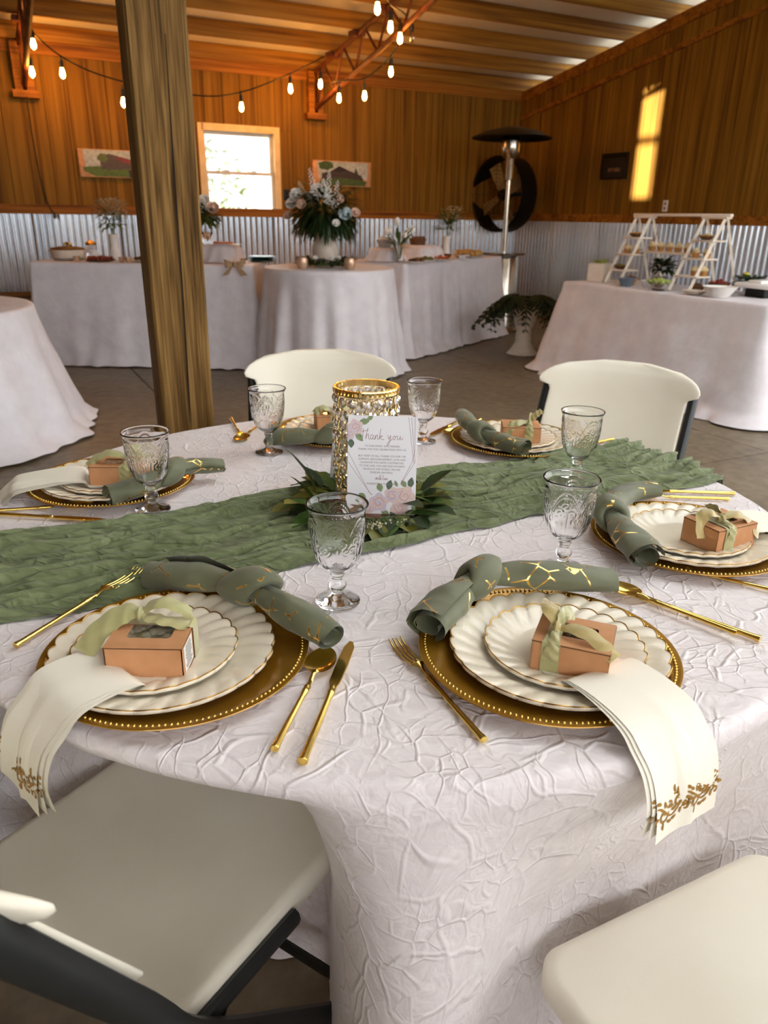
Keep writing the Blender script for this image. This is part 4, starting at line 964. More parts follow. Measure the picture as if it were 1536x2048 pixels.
for r in range(NR):
    for c in range(NC):
        a = 2 * pi * (c + .5 * (r % 2)) / NC; z = .008 + (VH - .02) * (r + .5) / NR
        Mx = TR(((VR + .001) * cos(a), (VR + .001) * sin(a), z)) @ RZ(a) @ Matrix.Rotation(pi / 2, 4, 'Y')
        cr = obj('crystal', cme, None, t, M=Mx); obj('bezel', bzm, None, cr)
# leaves round the base
t = thing('leaf_garland', 'garland of broad green leaves and tiny white buds around the crystal cylinder', 'greenery', (-.033, 1.345, ZT + .01))
rnd = random.Random(21); lms = [leaf_dark, leaf_mid, leaf_olive, leaf_dark, leaf_mid]
spec = []
for i in range(64):
    a = 2 * pi * i / 64 + rnd.uniform(-.1, .1); spec.append((a, rnd.uniform(.065, .115), rnd.uniform(.05, .075), rnd.uniform(.0, .5), rnd.uniform(.036, .05)))
spec += [(3.3, .1, .075, 2.2, .03), (3.0, .1, .11, 3.2, .034), (2.8, .09, .06, 2.5, .026), (3.6, .12, .07, .6, .046), (3.45, .13, .06, .2, .046), (-.2, .1, .08, .5, .046), (-.5, .115, .075, .3, .046), (.1, .1, .08, .7, .044)]
for i, (a, r, L_, up, wd) in enumerate(spec):
    fr = abs(((a + pi / 2 + pi) % (2 * pi)) - pi) < 1.0
    if fr: up *= .08; r = max(r, .09)
    m = MB(); m.leaf((r * cos(a), r * sin(a), .008 + rnd.uniform(0, .004 if fr else .018)), (cos(a + rnd.uniform(-.7, .7)), sin(a + rnd.uniform(-.7, .7)), up), L_, wd, bend=rnd.uniform(.05, .3))
    obj('leaf', m, leaf_olive if i in (67, 68) else rnd.choice(lms), t, True, 180)
obj('vine', MB().tube([(.1 * cos(q) * (1 + .06 * sin(5 * q)), .1 * sin(q) * (1 + .06 * sin(5 * q)), .009 + .004 * sin(7 * q)) for q in [2 * pi * i / 60 for i in range(60)]], .003, 6, closed=True), stem_m, t)
for i in range(11):                                        # sprigs of tiny buds
    a = -pi / 2 + rnd.uniform(-.55, .75); m = MB(); bd = MB(); r0 = .1
    for j in range(6):
        b = a + rnd.uniform(-.5, .5); p0 = Vector((r0 * cos(a), r0 * sin(a), .014)); p1 = p0 + Vector((cos(b) * rnd.uniform(.02, .045), sin(b) * rnd.uniform(.015, .04), rnd.uniform(-.008, .004)))
        m.tube([p0, p0.lerp(p1, .5) + Vector((0, 0, .006)), p1], .0006, 5); bd.ball(p1, rnd.uniform(.0016, .0026), 6, 5)
    s_ = obj('sprig', m, stem_m, t); o = obj('buds', bd, dried, s_); o['kind'] = 'stuff'
# ---- thank-you card
def textmesh(body, size, align='CENTER', shear=0., spacing=1.):
    cu = bpy.data.curves.new('lettering', 'FONT'); cu.body = body; cu.size = size; cu.align_x = align; cu.shear = shear; cu.space_character = spacing; cu.extrude = .00008; cu.resolution_u = 3
    ob = bpy.data.objects.new('lettering', cu); C.objects.link(ob); dg = bpy.context.evaluated_depsgraph_get(); dg.update()
    me = bpy.data.meshes.new_from_object(ob.evaluated_get(dg)); me.materials.clear(); bpy.data.objects.remove(ob); bpy.data.curves.remove(cu); return me
cw, chh = .127, .182
card = thing('thank_you_card', 'white thank-you card with printed roses leaning on the crystal cylinder', 'card')
card.matrix_world = TR((-.006, 1.302, ZT + .012)) @ RZ(radians(-3)) @ Matrix.Rotation(radians(-9.5), 4, 'X')
cardm = pm('card_stock', (244, 243, 246), .6, 0., (240, 239, 243), 6.)
obj('card_sheet', MB().box((0, 0, chh / 2), (cw, .0012, chh)), cardm, card, False)
FM = Matrix.Rotation(pi / 2, 4, 'X')                     # text plane -> card front (faces -y)
rose = pm('ink_rose_brown', (150, 104, 100), .6); inkg = pm('ink_grey', (150, 138, 138), .6)
def ink(name, body, size, z, mat, sp=1., x=0.):
    me = textmesh(body, size, 'CENTER', 0., sp); me.materials.append(mat); obj(name, me, None, card, M=TR((x, -.0009, z)) @ FM)
for k, line in enumerate(['TO OUR FAMILY AND FRIENDS,', 'THANK YOU FOR CELEBRATING WITH US.', '', 'BUT MOST OF ALL, THANK YOU FOR THE', 'SUPPORT, ENCOURAGEMENT, LOVE AND', 'LAUGHTER YOU HAVE CONTRIBUTED', 'TO OUR LIVES. YOU ARE OUR FAVORITE', 'PEOPLE IN THE WORLD. WE ARE', 'FOREVER GRATEFUL.']):
    if line: ink('text_line', line, .0046, .1255 - k * .0061, inkg, 1.0)
ink('text_line', 'MADISON & MALLORY', .0052, .0555, inkg, 1.05)
def flat(name, polys, mat, y, parent=card):
    g = MB()
    for p in polys: n = len(p); g.add([(x, y, z) for x, z in p], [tuple(range(n))])
    return obj(name, g, mat, parent, False)
def stroke(pts, w_, n=40):
    P = spline([(x, 0, z) for x, z in pts], n); out = []
    for i in range(n - 1):
        a, b = P[i], P[i + 1]; d = (b - a); d = d.normalized() if d.length > 1e-9 else Vector((1, 0, 0)); s_ = Vector((-d.z, 0, d.x)) * w_ / 2
        out.append([((a + s_).x, (a + s_).z), ((a - s_).x, (a - s_).z), ((b - s_).x, (b - s_).z), ((b + s_).x, (b + s_).z)])
    return out
SCR = [[(-3.55, 2.0), (-3.62, 1.2), (-3.75, .1), (-3.6, -.3)], [(-3.9, 1.35), (-3.4, 1.5), (-2.6, 1.75)],                       # t
       [(-2.75, 2.1), (-3.0, 1.0), (-3.15, 0), (-2.95, .7), (-2.65, .95), (-2.6, .4), (-2.5, .0), (-2.3, .15)],                   # h
       [(-1.75, .75), (-2.1, .85), (-2.25, .35), (-2.05, .0), (-1.8, .35), (-1.72, .75), (-1.78, .2), (-1.6, .0), (-1.4, .2)],    # a
       [(-1.35, .8), (-1.42, .0), (-1.25, .55), (-1.0, .85), (-.95, .4), (-.9, .0), (-.7, .15)],                                 # n
       [(-.35, 2.0), (-.5, 1.0), (-.62, 0)], [(-.55, .35), (-.2, .75), (-.1, .6), (-.48, .4), (-.2, .1), (.05, .0), (.3, .1)],    # k
       [(1.0, .85), (1.05, .3), (1.25, .15), (1.5, .85)], [(1.5, .85), (1.38, -.2), (1.12, -1.0), (.85, -.95), (1.15, -.4), (1.85, .15)],            # y
       [(2.2, .78), (1.95, .45), (2.12, .02), (2.42, .35), (2.25, .75), (2.35, .62), (2.7, .68)],                                    # o
       [(2.8, .8), (2.76, .25), (2.98, .03), (3.25, .4), (3.32, .8)], [(3.32, .8), (3.3, .15), (3.55, .1), (3.8, .45)]]                            # u
flat('script_lettering', [q for s_ in SCR for q in stroke([(x * .0098 + .0, z * .0098 + .139) for x, z in s_], .00075)], rose, -.0009)
LOV = [[(-1.6, .8), (-1.65, .1), (-1.4, .3), (-1.3, .8), (-1.3, .1), (-1.05, .5), (-1.0, .8)], [(-.8, .7), (-.85, .1), (-.65, .2)], [(-.4, 1.5), (-.5, .1), (-.3, .2)], [(-.1, 1.6), (-.25, .1), (-.1, .5), (.05, .6), (.1, .0)],
       [(.7, 1.6), (.55, .3), (.7, 0)], [(1.0, .6), (.85, .2), (1.05, .0), (1.15, .4), (1.0, .6)], [(1.3, .6), (1.4, .0), (1.6, .6)], [(1.7, .3), (1.95, .5), (1.8, .6), (1.75, .1), (2.1, .1)]]
flat('script_lettering', [q for s_ in LOV for q in stroke([(x * .0062 - .001, z * .0062 + .0645) for x, z in s_], .0006, 24)], rose, -.0009)
hw = cw / 2
lines = [[(-hw, .132), (-hw, .098), (-.018, .036)], [(-hw + .001, .115), (-.022, .04), (-.016, .036)], [(hw - .012, chh - .001), (hw - .003, .1), (.036, .058)], [(hw - .017, chh - .001), (hw - .0062, .105), (hw - .004, .096)], [(hw - .0055, chh - .001), (hw - .004, .12), (hw - .008, .1), (.034, .056)]]
flat('printed_line', [q for l in lines for i in range(len(l) - 1) for q in stroke([l[i], tuple((a + b) / 2 for a, b in zip(l[i], l[i + 1])), l[i + 1]], .00055, 6)], rose, -.0008)
pr1, pr2, pr3 = pm('print_blush', (236, 214, 210), .6, 0., (222, 192, 188), 300.), pm('print_lilac', (226, 216, 226), .6, 0., (208, 194, 210), 300.), pm('print_peach', (238, 218, 208), .6, 0., (222, 190, 178), 300.)
prl, prd = pm('print_leaf', (152, 168, 128), .6, 0., (122, 142, 98), 300.), pm('print_leaf_dark', (104, 120, 100), .6, 0., (80, 98, 80), 300.)
prc = pm('print_rose_core', (206, 160, 156), .6, 0., (190, 140, 138), 300.)
def pleaf(x, z, a, L_, w_): return [(x + L_ * q * cos(a) - w_ * sin(a) * k * sin(pi * q), z + L_ * q * sin(a) + w_ * cos(a) * k * sin(pi * q)) for k, qs in ((1, [i / 6 for i in range(7)]), (-1, [1 - i / 6 for i in range(1, 6)])) for q in qs]
def clip(p): return [(max(-hw + .0003, min(hw - .0003, x)), max(.0004, min(chh - .0004, z))) for x, z in p]
lf = [(.052, .05, 1.4, .022, .006), (.046, .052, 2.2, .016, .005), (-.0, .042, 1.9, .018, .006), (.012, .046, 1.3, .02, .006), (-.028, .03, 2.6, .016, .005), (.0, .008, -.6, .02, .006), (.022, .01, -1.5, .014, .006), (.056, .016, -.4, .012, .006), (.03, .052, 2.0, .014, .003), (-.02, .018, 3.4, .014, .005), (-.05, .152, -.9, .022, .006), (-.044, .17, .1, .02, .006), (-.058, .14, -1.5, .018, .006), (-.03, .174, .5, .014, .004)]
for i, l in enumerate(lf): flat('printed_leaf', [clip(pleaf(*l))], prl if i % 3 else prd, -.00075 - .00001 * i)
def prose(x, z, r, m, k):
    for j in range(3):
        rr = r * (1, .7, .4)[j]; rd = random.Random(k * 7 + j)
        flat('printed_rose', [clip([(x + rr * (1 + .13 * sin(5 * q + j + k)) * cos(q), z + rr * (1 + .13 * sin(5 * q + j + k)) * sin(q)) for q in [2 * pi * i / 28 for i in range(28)]])], (m, pr2 if m is pr1 else pr1, m)[j], -.00095 - .00012 * j - .00002 * k)
    flat('rose_core', [stroke([(x + r * .62 * cos(a) * s_, z + r * .62 * sin(a) * s_) for a, s_ in ((0 + k, 1), (1.4 + k, .95), (2.8 + k, .8), (4.2 + k, .6), (5.6 + k, .4), (7 + k, .2))], r * .06, 20)[q] for q in range(19)], prc, -.00135 - .00002 * k)
for k, a in enumerate([(-.004, .022, .017, pr2), (.021, .036, .015, pr1), (.044, .036, .018, pr3), (.034, .014, .016, pr3), (-.026, .012, .013, pr1), (-.05, .16, .014, pr1), (-.06, .147, .01, pr2)]): prose(*a, k)
c2 = thing('back_card', 'second white card seen edge-on behind the crystal cylinder', 'card')
c2.matrix_world = TR((-.07, 1.475, ZT + .006)) @ RZ(radians(30)) @ Matrix.Rotation(radians(10), 4, 'X'); obj('card_sheet', MB().box((0, 0, .085), (.1, .0012, .17)), cardm, c2, False)
# ================================================================ buffet tables
def cloth(name, label, outline, z, flare, amp, waves, seed, mat=cloth_far, loc=(0, 0, 0), rz=0., top=True, puddle=.05, zlow=.006):
    """outline: closed list of (x, y, nx, ny); top sheet plus hanging folds that kick out at the hem"""
    n = len(outline); rings = []; mb = MB(); cxm = sum(p[0] for p in outline) / n; cym = sum(p[1] for p in outline) / n
    for s_ in (.02, .3, .6, .85, .96): rings.append([(cxm + (x - cxm) * s_, cym + (y - cym) * s_, z + .004) for x, y, a, b in outline])
    rings.append([(x, y, z + .003) for x, y, a, b in outline]); rings.append([(x + a * .008, y + b * .008, z - .006) for x, y, a, b in outline])
    m = 30
    for k in range(1, m + 1):
        q = k / m; zz = z - .006 - (z - .006 - zlow) * q; ring = []
        for i, (x, y, a, b) in enumerate(outline):
            s_ = i / n * 2 * pi
            fo = sum(w_ * cos(f_ * s_ + ph) for f_, w_, ph in waves)
            o_ = .008 + flare * q ** 1.15 + amp * fo * q ** .8 + .012 * noise.noise((x * 4 + seed, y * 4, zz * 5)) * min(1, q * 4)
            if q > .9: o_ += puddle * (q - .9) / .1 * (.6 + .8 * noise.noise((x * 9, y * 9, seed)))
            ring.append((x + a * o_, y + b * o_, zz + (.012 * noise.noise((x * 12, y * 12, 3 + seed)) + .008 if k == m else 0)))
        rings.append(ring)
    for r_ in rings: mb.v += r_
    mb.f = [(k * n + i, (k + 1) * n + i, (k + 1) * n + (i + 1) % n, k * n + (i + 1) % n) for k in range(len(rings) - 1) for i in range(n)] + [tuple(range(n))]
    o = obj(name, mb, mat, None, True, 180, TR(loc) @ RZ(rz)); tag(o, label, 'tablecloth', 'white cloths on the serving tables'); return o
def circ(r, n=200): return [(r * cos(2 * pi * i / n), r * sin(2 * pi * i / n), cos(2 * pi * i / n), sin(2 * pi * i / n)) for i in range(n)]
def rect(a, b, r=.03, per=.035):
    """rounded rectangle with evenly spaced outline points and normals"""
    pts = []
    def side(x0, y0, x1, y1, nx, ny):
        k = max(2, int(hypot(x1 - x0, y1 - y0) / per)); pts.extend([(lerp(x0, x1, i / k), lerp(y0, y1, i / k), nx, ny) for i in range(k)])
    def cor(cx, cy_, a0): pts.extend([(cx + r * cos(a0 + pi / 2 * i / 8), cy_ + r * sin(a0 + pi / 2 * i / 8), cos(a0 + pi / 2 * i / 8), sin(a0 + pi / 2 * i / 8)) for i in range(8)])
    side(a - r, -b, a - r, -b, 0, -1) if False else None
    side(-a + r, -b, a - r, -b, 0, -1); cor(a - r, -b + r, -pi / 2); side(a, -b + r, a, b - r, 1, 0); cor(a - r, b - r, 0)
    side(a - r, b, -a + r, b, 0, 1); cor(-a + r, b - r, pi / 2); side(-a, b - r, -a, -b + r, -1, 0); cor(-a + r, -b + r, pi)
    return pts
def table_under(name, label, loc, rz, a, b, z, round_=False):
    t = thing(name, label, 'table', loc, rz)
    if round_: obj('tabletop', MB().lathe([(0, z - .03), (a - .02, z - .03), (a - .01, z - .004), (0, z - .004)], 40), plastic, t)
    else: obj('tabletop', MB().cbox((0, 0, z - .02), (2 * a - .04, 2 * b - .04, .03), .008), plastic, t)
    k = .6 if round_ else .8
    for sx in (-1, 1):
        for sy in (-1, 1): obj('leg', MB().tube([(sx * a * k, sy * b * k, z - .03), (sx * a * k, sy * b * k, 0)], .015, 8), tubemat, t)
BZ = .865
cloth('buffet_cloth', 'white crinkled cloth on the long serving table left behind the timber post', rect(.96, .37), BZ, .10, .012, [(9, .8, .3), (17, .5, 1), (31, .3, 2)], 1, loc=(-2.11, 7.11, 0), rz=radians(-1.5))
table_under('serving_table', 'long serving table hidden under the white cloth behind the timber post', (-2.11, 7.11, 0), radians(-1.5), .96, .37, BZ)
cloth('round_cloth', 'pleated white cloth on the round table carrying the big flower arrangement', circ(.545), BZ, .1, .03, [(14, .8, .3), (23, .5, 1), (9, .5, 2)], 2, loc=(-.5, 6.72, 0))
table_under('round_serving_table', 'round serving table hidden beneath the pleated white cloth', (-.5, 6.72, 0), 0, .545, .545, BZ, True)
d3 = Vector((1.15, 1.75, 0)).normalized(); n3 = Vector((-d3.y, d3.x, 0)); m3 = Vector((.16, 7.3, 0)) + d3 * 1.03 + n3 * .37; r3 = atan2(d3.y, d3.x)
cloth('buffet_cloth', 'white cloth on the serving table running back toward the patio heater', rect(1.03, .37), BZ + .005, .09, .014, [(15, .8, .3), (33, .5, 1), (51, .3, 2)], 3, loc=m3, rz=r3)
table_under('serving_table', 'serving table hidden under the white cloth near the patio heater', m3, r3, 1.03, .37, BZ + .005)
RTZ = .77; rt_c = W(1.83, 4.82); rt_r = RA + pi / 2
cloth('buffet_cloth', 'white crinkled cloth on the dessert table with the ladder shelves', rect(1.03, .37), RTZ, .2, .02, [(5, .6, .3), (9, .5, 1), (23, .3, 2)], 4, loc=rt_c, rz=rt_r, puddle=.1)
table_under('dessert_table', 'dessert table hidden under the white crinkled cloth below the ladder shelves', rt_c, rt_r, 1.03, .37, RTZ)
cloth('guest_cloth', 'white cloth of the neighbouring guest table at the left picture edge', circ(.76, 260), .75, .22, .03, [(11, .8, .3), (17, .5, 1), (7, .5, 2)], 5, mat=cloth_far, loc=(-2.86, 4.42, 0), puddle=.1)
table_under('guest_table', 'round guest table hidden under the cloth at the left picture edge', (-2.86, 4.42, 0), 0, .76, .76, .75, True)
# ================================================================ flowers and vessels
def rose_mesh(r, seed):
    g = MB(); rd = random.Random(seed); g.ball((0, 0, .1 * r), (.5 * r, .5 * r, .6 * r), 10, 7)
    for ring, n, k, op in ((0, 4, .62, .25), (1, 5, .85, .5), (2, 6, 1.05, .85)):
        for i in range(n):
            a = 2 * pi * i / n + ring * .6
            def pet(u_, v_, a=a, k=k, op=op):
                w_ = (u_ - .5) * 1.5; h = v_; rr = r * k * (.35 + .65 * h * (.4 + op)) ; th = a + w_ * (.9 - .2 * h)
                return (rr * cos(th), rr * sin(th), r * (-.45 + 1.0 * h * (1 - .45 * op) + .1 * cos(w_ * 3)))
            g.grid(pet, 6, 5)
    me = mesh_of(g, 'blossom', True, 180); return me
ROSE = {m.name: None for m in (petal_w, petal_p, petal_b)}
def blossom(parent, p, r, mat, d=(0, 0, 1), name='blossom'):
    if ROSE[mat.name] is None: me = rose_mesh(1., len(ROSE)); me.materials.append(mat); ROSE[mat.name] = me
    M = TR(p) @ Vector(d).to_track_quat('Z', 'Y').to_matrix().to_4x4() @ Matrix.Scale(r, 4); return obj(name, ROSE[mat.name], None, parent, M=M)
def foliage(parent, c, rx, rz, n, seed, mat, L_=(.08, .16), w_=.03, down=.0, name='foliage'):
    rd = random.Random(seed); g = MB()
    for i in range(n):
        a = rd.uniform(0, 2 * pi); e = rd.uniform(-.5, 1.); q = rd.random() ** .6
        p = (c[0] + rx * q * cos(a) * cos(e), c[1] + rx * q * sin(a) * cos(e), c[2] + rz * q * sin(e))
        g.leaf(p, (cos(a), sin(a), sin(e) * .8 - down + rd.uniform(-.3, .3)), rd.uniform(*L_), w_ * rd.uniform(.6, 1.2), bend=rd.uniform(0, .4))
    o = obj(name, g, mat, parent, True, 180); o['kind'] = 'stuff'; return o
# big arrangement
A0 = (-.53, 6.68, BZ + .006)
t = thing('flower_arrangement', 'large arrangement of white and blush flowers in a ribbed cream pot', 'flowers', A0)
prof = [(0, 0), (.07, 0), (.085, .015), (.1, .06), (.113, .11), (.113, .15), (.1, .19), (.075, .225), (.07, .26), (.085, .29), (.078, .292), (.062, .262), (.06, .22), (0, .21)]
obj('ribbed_pot', MB().lathe(prof, 40, None, lambda th, k, r, z: (r + (.003 * sin(z * 160) if .02 < z < .22 and k < 10 else 0), z)), potcream, t)
foliage(t, (0, 0, .42), .25, .2, 900, 5, leaf_dark, (.07, .15), .028, .35)
foliage(t, (0, 0, .34), .24, .1, 420, 6, leaf_dark, (.08, .17), .022, 1.1, 'trailing_fern')
foliage(t, (0, 0, .5), .26, .2, 160, 7, leaf_mid, (.05, .1), .022, .0, 'light_sprigs')
for (x, z, r, m, y) in [(-.22, .56, .042, petal_w, -.12), (-.26, .49, .04, petal_w, -.1), (-.17, .485, .034, petal_p, -.2), (.18, .42, .046, petal_b, -.2), (.26, .43, .032, petal_p, -.12), (.13, .53, .034, petal_p, -.14), (-.05, .60, .042, petal_w, -.08), (.02, .57, .045, petal_w, -.12), (.05, .52, .036, petal_w, -.18), (-.08, .55, .036, petal_w, -.14), (-.3, .4, .03, petal_p, -.05), (.11, .35, .026, petal_w, -.24)]:
    blossom(t, (x, y, z), r, m, (x, -1.1, .6))
for (x, z0, z1, lean) in [(-.06, .5, .76, -.05), (.03, .5, .74, .02), (-.12, .48, .66, -.08), (.085, .42, .67, .03), (.0, .54, .68, 0)]:      # flower spires
    g = MB(); rd = random.Random(int(z1 * 100))
    for i in range(46):
        q = i / 46; a = i * 2.4; rr = .024 * (1 - q) ** .6 + .004; g.ball((x + lean * q + rr * cos(a), -.1 + rr * sin(a), lerp(z0, z1, q)), .011 * (1 - .6 * q), 6, 4)
    o = obj('flower_spire', g, petal_w if x > -.1 else dried, t, True, 180)
t = thing('leaf_wreath', 'low wreath of green leaves around the ribbed cream pot', 'wreath', (A0[0], A0[1], A0[2] + .012)); g = MB(); rd = random.Random(9)
for i in range(260):
    a = rd.uniform(0, 2 * pi); r = rd.uniform(.15, .23); g.leaf((r * cos(a), r * sin(a), rd.uniform(.01, .06)), (cos(a + rd.uniform(-1.5, 1.5)), sin(a + rd.uniform(-1.5, 1.5)), rd.uniform(-.1, .5)), rd.uniform(.05, .08), .03)
obj('leaves', g, leaf_dark, t, True, 180)['kind'] = 'stuff'
obj('wreath_ring', MB().tube([(.19 * cos(q), .19 * sin(q), .02) for q in [2 * pi * i / 40 for i in range(40)]], .012, 6, closed=True), stem_m, t)
for i, a in enumerate((-1.2, -.9, -1.9)): blossom(t, (.2 * cos(a), .2 * sin(a), .07), .018, petal_w, (0, -1, 1))
vot = pm('mercury_glass', (226, 190, 160), .25, .5, (190, 150, 120), 40., bump=.4)
for x, y, lab in ((-.69, 6.37, 'mottled gold votive cup on the flower table, left side of the pot'), (-.31, 6.4, 'mottled gold votive cup on the flower table, right side of the pot')):
    t = thing('votive_cup', lab, 'votive', (x, y, BZ + .006), 0, 'votive cups by the flower pot')
    obj('cup', MB().lathe([(0, 0), (.03, 0), (.04, .02), (.046, .055), (.04, .085), (.036, .085), (.04, .055), (.03, .012), (0, .01)], 20), vot, t); obj('candle', MB().lathe([(0, .06), (.032, .06), (.032, .012), (0, .012)], 14), ceramic, t)
def vase(name, label, p, prof, mat, fl):
    t = thing(name, label, 'vase', p, 0, 'vases on the serving tables'); obj('vase_body', MB().lathe(prof, 28), mat, t); fl(t); return t
slim = [(0, 0), (.045, 0), (.05, .01), (.042, .06), (.034, .12), (.038, .19), (.046, .22), (.04, .22), (.03, .18), (.03, .1), (0, .05)]
def dried_fl(t):
    foliage(t, (0, 0, .32), .1, .12, 90, 12, leaf_mid, (.06, .1), .02, 0); foliage(t, (0, 0, .42), .15, .12, 420, 13, dried, (.02, .05), .018, 0, 'dried_blossoms')
    obj('stems', MB().tube([(0, 0, .15), (.02, 0, .3), (.03, 0, .42)], .005, 5).tube([(0, 0, .15), (-.02, .01, .3), (-.05, .0, .4)], .005, 5), stem_m, t)
vase('bud_vase', 'slim white vase with dried blossoms on the left serving table', (-2.45, 7.12, BZ + .006), slim, ceramic, dried_fl)
def hyd(t):
    foliage(t, (0, 0, .22), .09, .1, 160, 15, leaf_mid, (.06, .1), .04, 0)
    for i, (x, z, r) in enumerate(((-.06, .34, .045), (.0, .36, .042), (.08, .3, .045), (-.02, .3, .04))): blossom(t, (x, -.05, z), r, petal_w if i != 2 else petal_p, (x, -1, .6))
def riser(label, p, rz, s_, zt):
    t = thing('cloth_riser', label, 'riser', p, rz, 'white draped risers on the serving tables')
    def fn(th, k, r, z): return r * (1 + .06 * sin(9 * th + k) * (k > 2) + .1 * cos(4 * th)), z
    obj('drape', MB().lathe([(.001, zt), (s_ * .7, zt), (s_ * .95, zt - .01), (s_ * 1.02, zt - .04), (s_ * 1.15, .03), (s_ * 1.3, .004)], 60, None, fn), cloth_far, t, True, 180); return t
riser('square draped riser right of the timber post carrying an orange tray', (-1.5, 7.14, BZ + .006), .4, .16, .15)
vase('hydrangea_vase', 'vase of white and blush roses just right of the timber post', (-1.62, 7.16, BZ + .158), [(0, 0), (.05, 0), (.055, .05), (.05, .1), (.045, .1), (0, .02)], glass, hyd)
t = thing('serving_tray', 'orange snack tray on the riser right of the post', 'tray', (-1.46, 7.05, BZ + .158)); obj('tray_body', MB().cbox((0, 0, .012), (.16, .1, .022), .006), pm('orange_snack', (206, 120, 78), .6, 0., (180, 90, 50), 50.), t); obj('tray_lip', MB().cbox((0.03, -.01, .003), (.24, .13, .006), .003), ceramic, t)
t = thing('plate_stack', 'stack of dark teal plates at the end of the left serving table', 'plates', (-1.16, 7.3, BZ + .006))
for k in range(4): obj('plate', MB().lathe([(0, 0), (.09, 0), (.13, .012), (.135, .014), (.13, .016), (.09, .005), (0, .005)], 32, TR((0, 0, k * .011))), teal, t)
t = thing('burlap_bow', 'tan burlap bow pinned to the front corner of the left serving cloth', 'bow', (-1.3, 6.70, BZ - .01)); bur = pm('burlap', (190, 158, 122), .9, 0., (160, 130, 96), 90., bump=.4)
for sx in (-1, 1):
    obj('loop', MB().grid(lambda a, b, sx=sx: (sx * (.005 + .085 * sin(pi * a) * (.8 + .2 * b)), -.012 - .03 * sin(2 * pi * a) * .5, .03 + (b - .5) * (.02 + .05 * sin(pi * a))), 16, 6), bur, t, True, 180)
    obj('tail', MB().grid(lambda a, b, sx=sx: (sx * (.005 + .075 * a) + (b - .5) * (.02 + .04 * a), -.016 - .01 * a, .03 - .1 * a + .01 * b), 10, 5), bur, t, True, 180)
obj('knot', MB().ball((0, -.02, .03), (.016, .014, .018), 10, 8), bur, t)
t = thing('casserole', 'cream lidded casserole dish with gold knob on the left serving table', 'dish', (-2.86, 7.1, BZ + .006))
obj('dish', MB().lathe([(0, 0), (.12, 0), (.145, .02), (.152, .06), (.155, .085), (.148, .087), (.14, .06), (0, .02)], 40), potcream, t)
obj('lid', MB().lathe([(.15, .088), (.14, .1), (.08, .112), (0, .116)], 40), pm('wood_lid', (120, 84, 50), .5), t); obj('knob', MB().lathe([(0, .116), (.012, .116), (.008, .126), (.02, .138), (.014, .152), (0, .154)], 16).ball((.028, 0, .13), .016, 8, 6).ball((-.028, .01, .13), .014, 8, 6), gold, t)
for sx in (-1, 1): obj('handle', MB().tube([(sx * .15, -.03, .07), (sx * .18, 0, .075), (sx * .15, .03, .07)], .008, 6), potcream, t)
t = thing('glass_jar', 'small glass jar with pearl lid behind the casserole', 'jar', (-2.72, 7.28, BZ + .006)); obj('jar_body', MB().lathe([(0, 0), (.05, 0), (.055, .02), (.055, .11), (.045, .125), (.042, .12), (.05, .1), (.05, .01), (0, .006)], 20), glass, t); obj('lid', MB().lathe([(.05, .125), (.05, .14), (.02, .155), (0, .17)], 20), goldrim, t)
t = thing('milk_cup', 'small white cup between the casserole and the slim vase', 'cup', (-2.63, 7.08, BZ + .006)); obj('cup_body', MB().lathe([(0, 0), (.026, 0), (.03, .03), (.042, .085), (.038, .085), (.026, .03), (0, .01)], 20), ceramic, t); obj('handle', MB().tube([(.036, 0, .065), (.056, 0, .05), (.034, 0, .03)], .005, 6), ceramic, t)
def platter(label, p, r, food, fm, n, seed, dishm=ceramic, h=.016, sz=(.01, .02), square=False):
    t = thing('platter', label, 'platter', p, seed * .7, 'platters of finger food')
    obj('dish', MB().lathe([(0, 0), (r * .7, 0), (r, h), (r * 1.02, h + .002), (r * .98, h + .003), (r * .68, .005), (0, .005)], 36), dishm, t)
    rd = random.Random(seed); g = MB()
    for i in range(n):
        a = rd.uniform(0, 2 * pi); q = rd.random() ** .5 * r * .8; s_ = rd.uniform(*sz); g.ball((q * cos(a), q * sin(a), .008 + s_ + rd.random() * .02 * (1 - q / r)), (s_, s_ * rd.uniform(.6, 1), s_ * .8), 7, 5)
    obj(food, g, fm, t, True, 180)['kind'] = 'stuff'
redf = pm('red_berries', (150, 44, 26), .4, 0., (96, 24, 14), 40.); orangef = pm('orange_snacks', (206, 110, 52), .5, 0., (160, 70, 30), 40.); olivef = pm('olive_snacks', (120, 112, 40), .5, 0., (84, 80, 26), 40.); brownf = pm('brown_snacks', (120, 76, 40), .6, 0., (80, 48, 24), 40.); yel = pm('golden_rolls', (206, 164, 96), .6, 0., (170, 126, 64), 30.)
platter('platter of dark red snacks in front of the slim white vase', (-2.52, 6.92, BZ + .006), .13, 'snacks', redf, 70, 3, brownf)
platter('platter of brown snacks beside the timber post', (-2.12, 6.98, BZ + .006), .14, 'snacks', brownf, 50, 4)
for i, (x, y, lab) in enumerate(((-2.3, 6.84, 'small gold cup standing in front of the red snack platter'), (-2.24, 6.82, 'small gold cup next to the first in front of the platter'), (-1.27, 6.93, 'small cream cup beside the burlap bow'), (-2.7, 6.86, 'tiny cream cup in front of the casserole'))):
    t = thing('dip_cup', lab, 'cup', (x, y, BZ + .006), 0, 'small dip cups'); obj('cup', MB().lathe([(0, 0), (.018, 0), (.026, .03), (.028, .045), (.024, .045), (.016, .01), (0, .008)], 16), vot, t); obj('dip', MB().lathe([(0, .04), (.024, .038)], 12), ceramic, t)
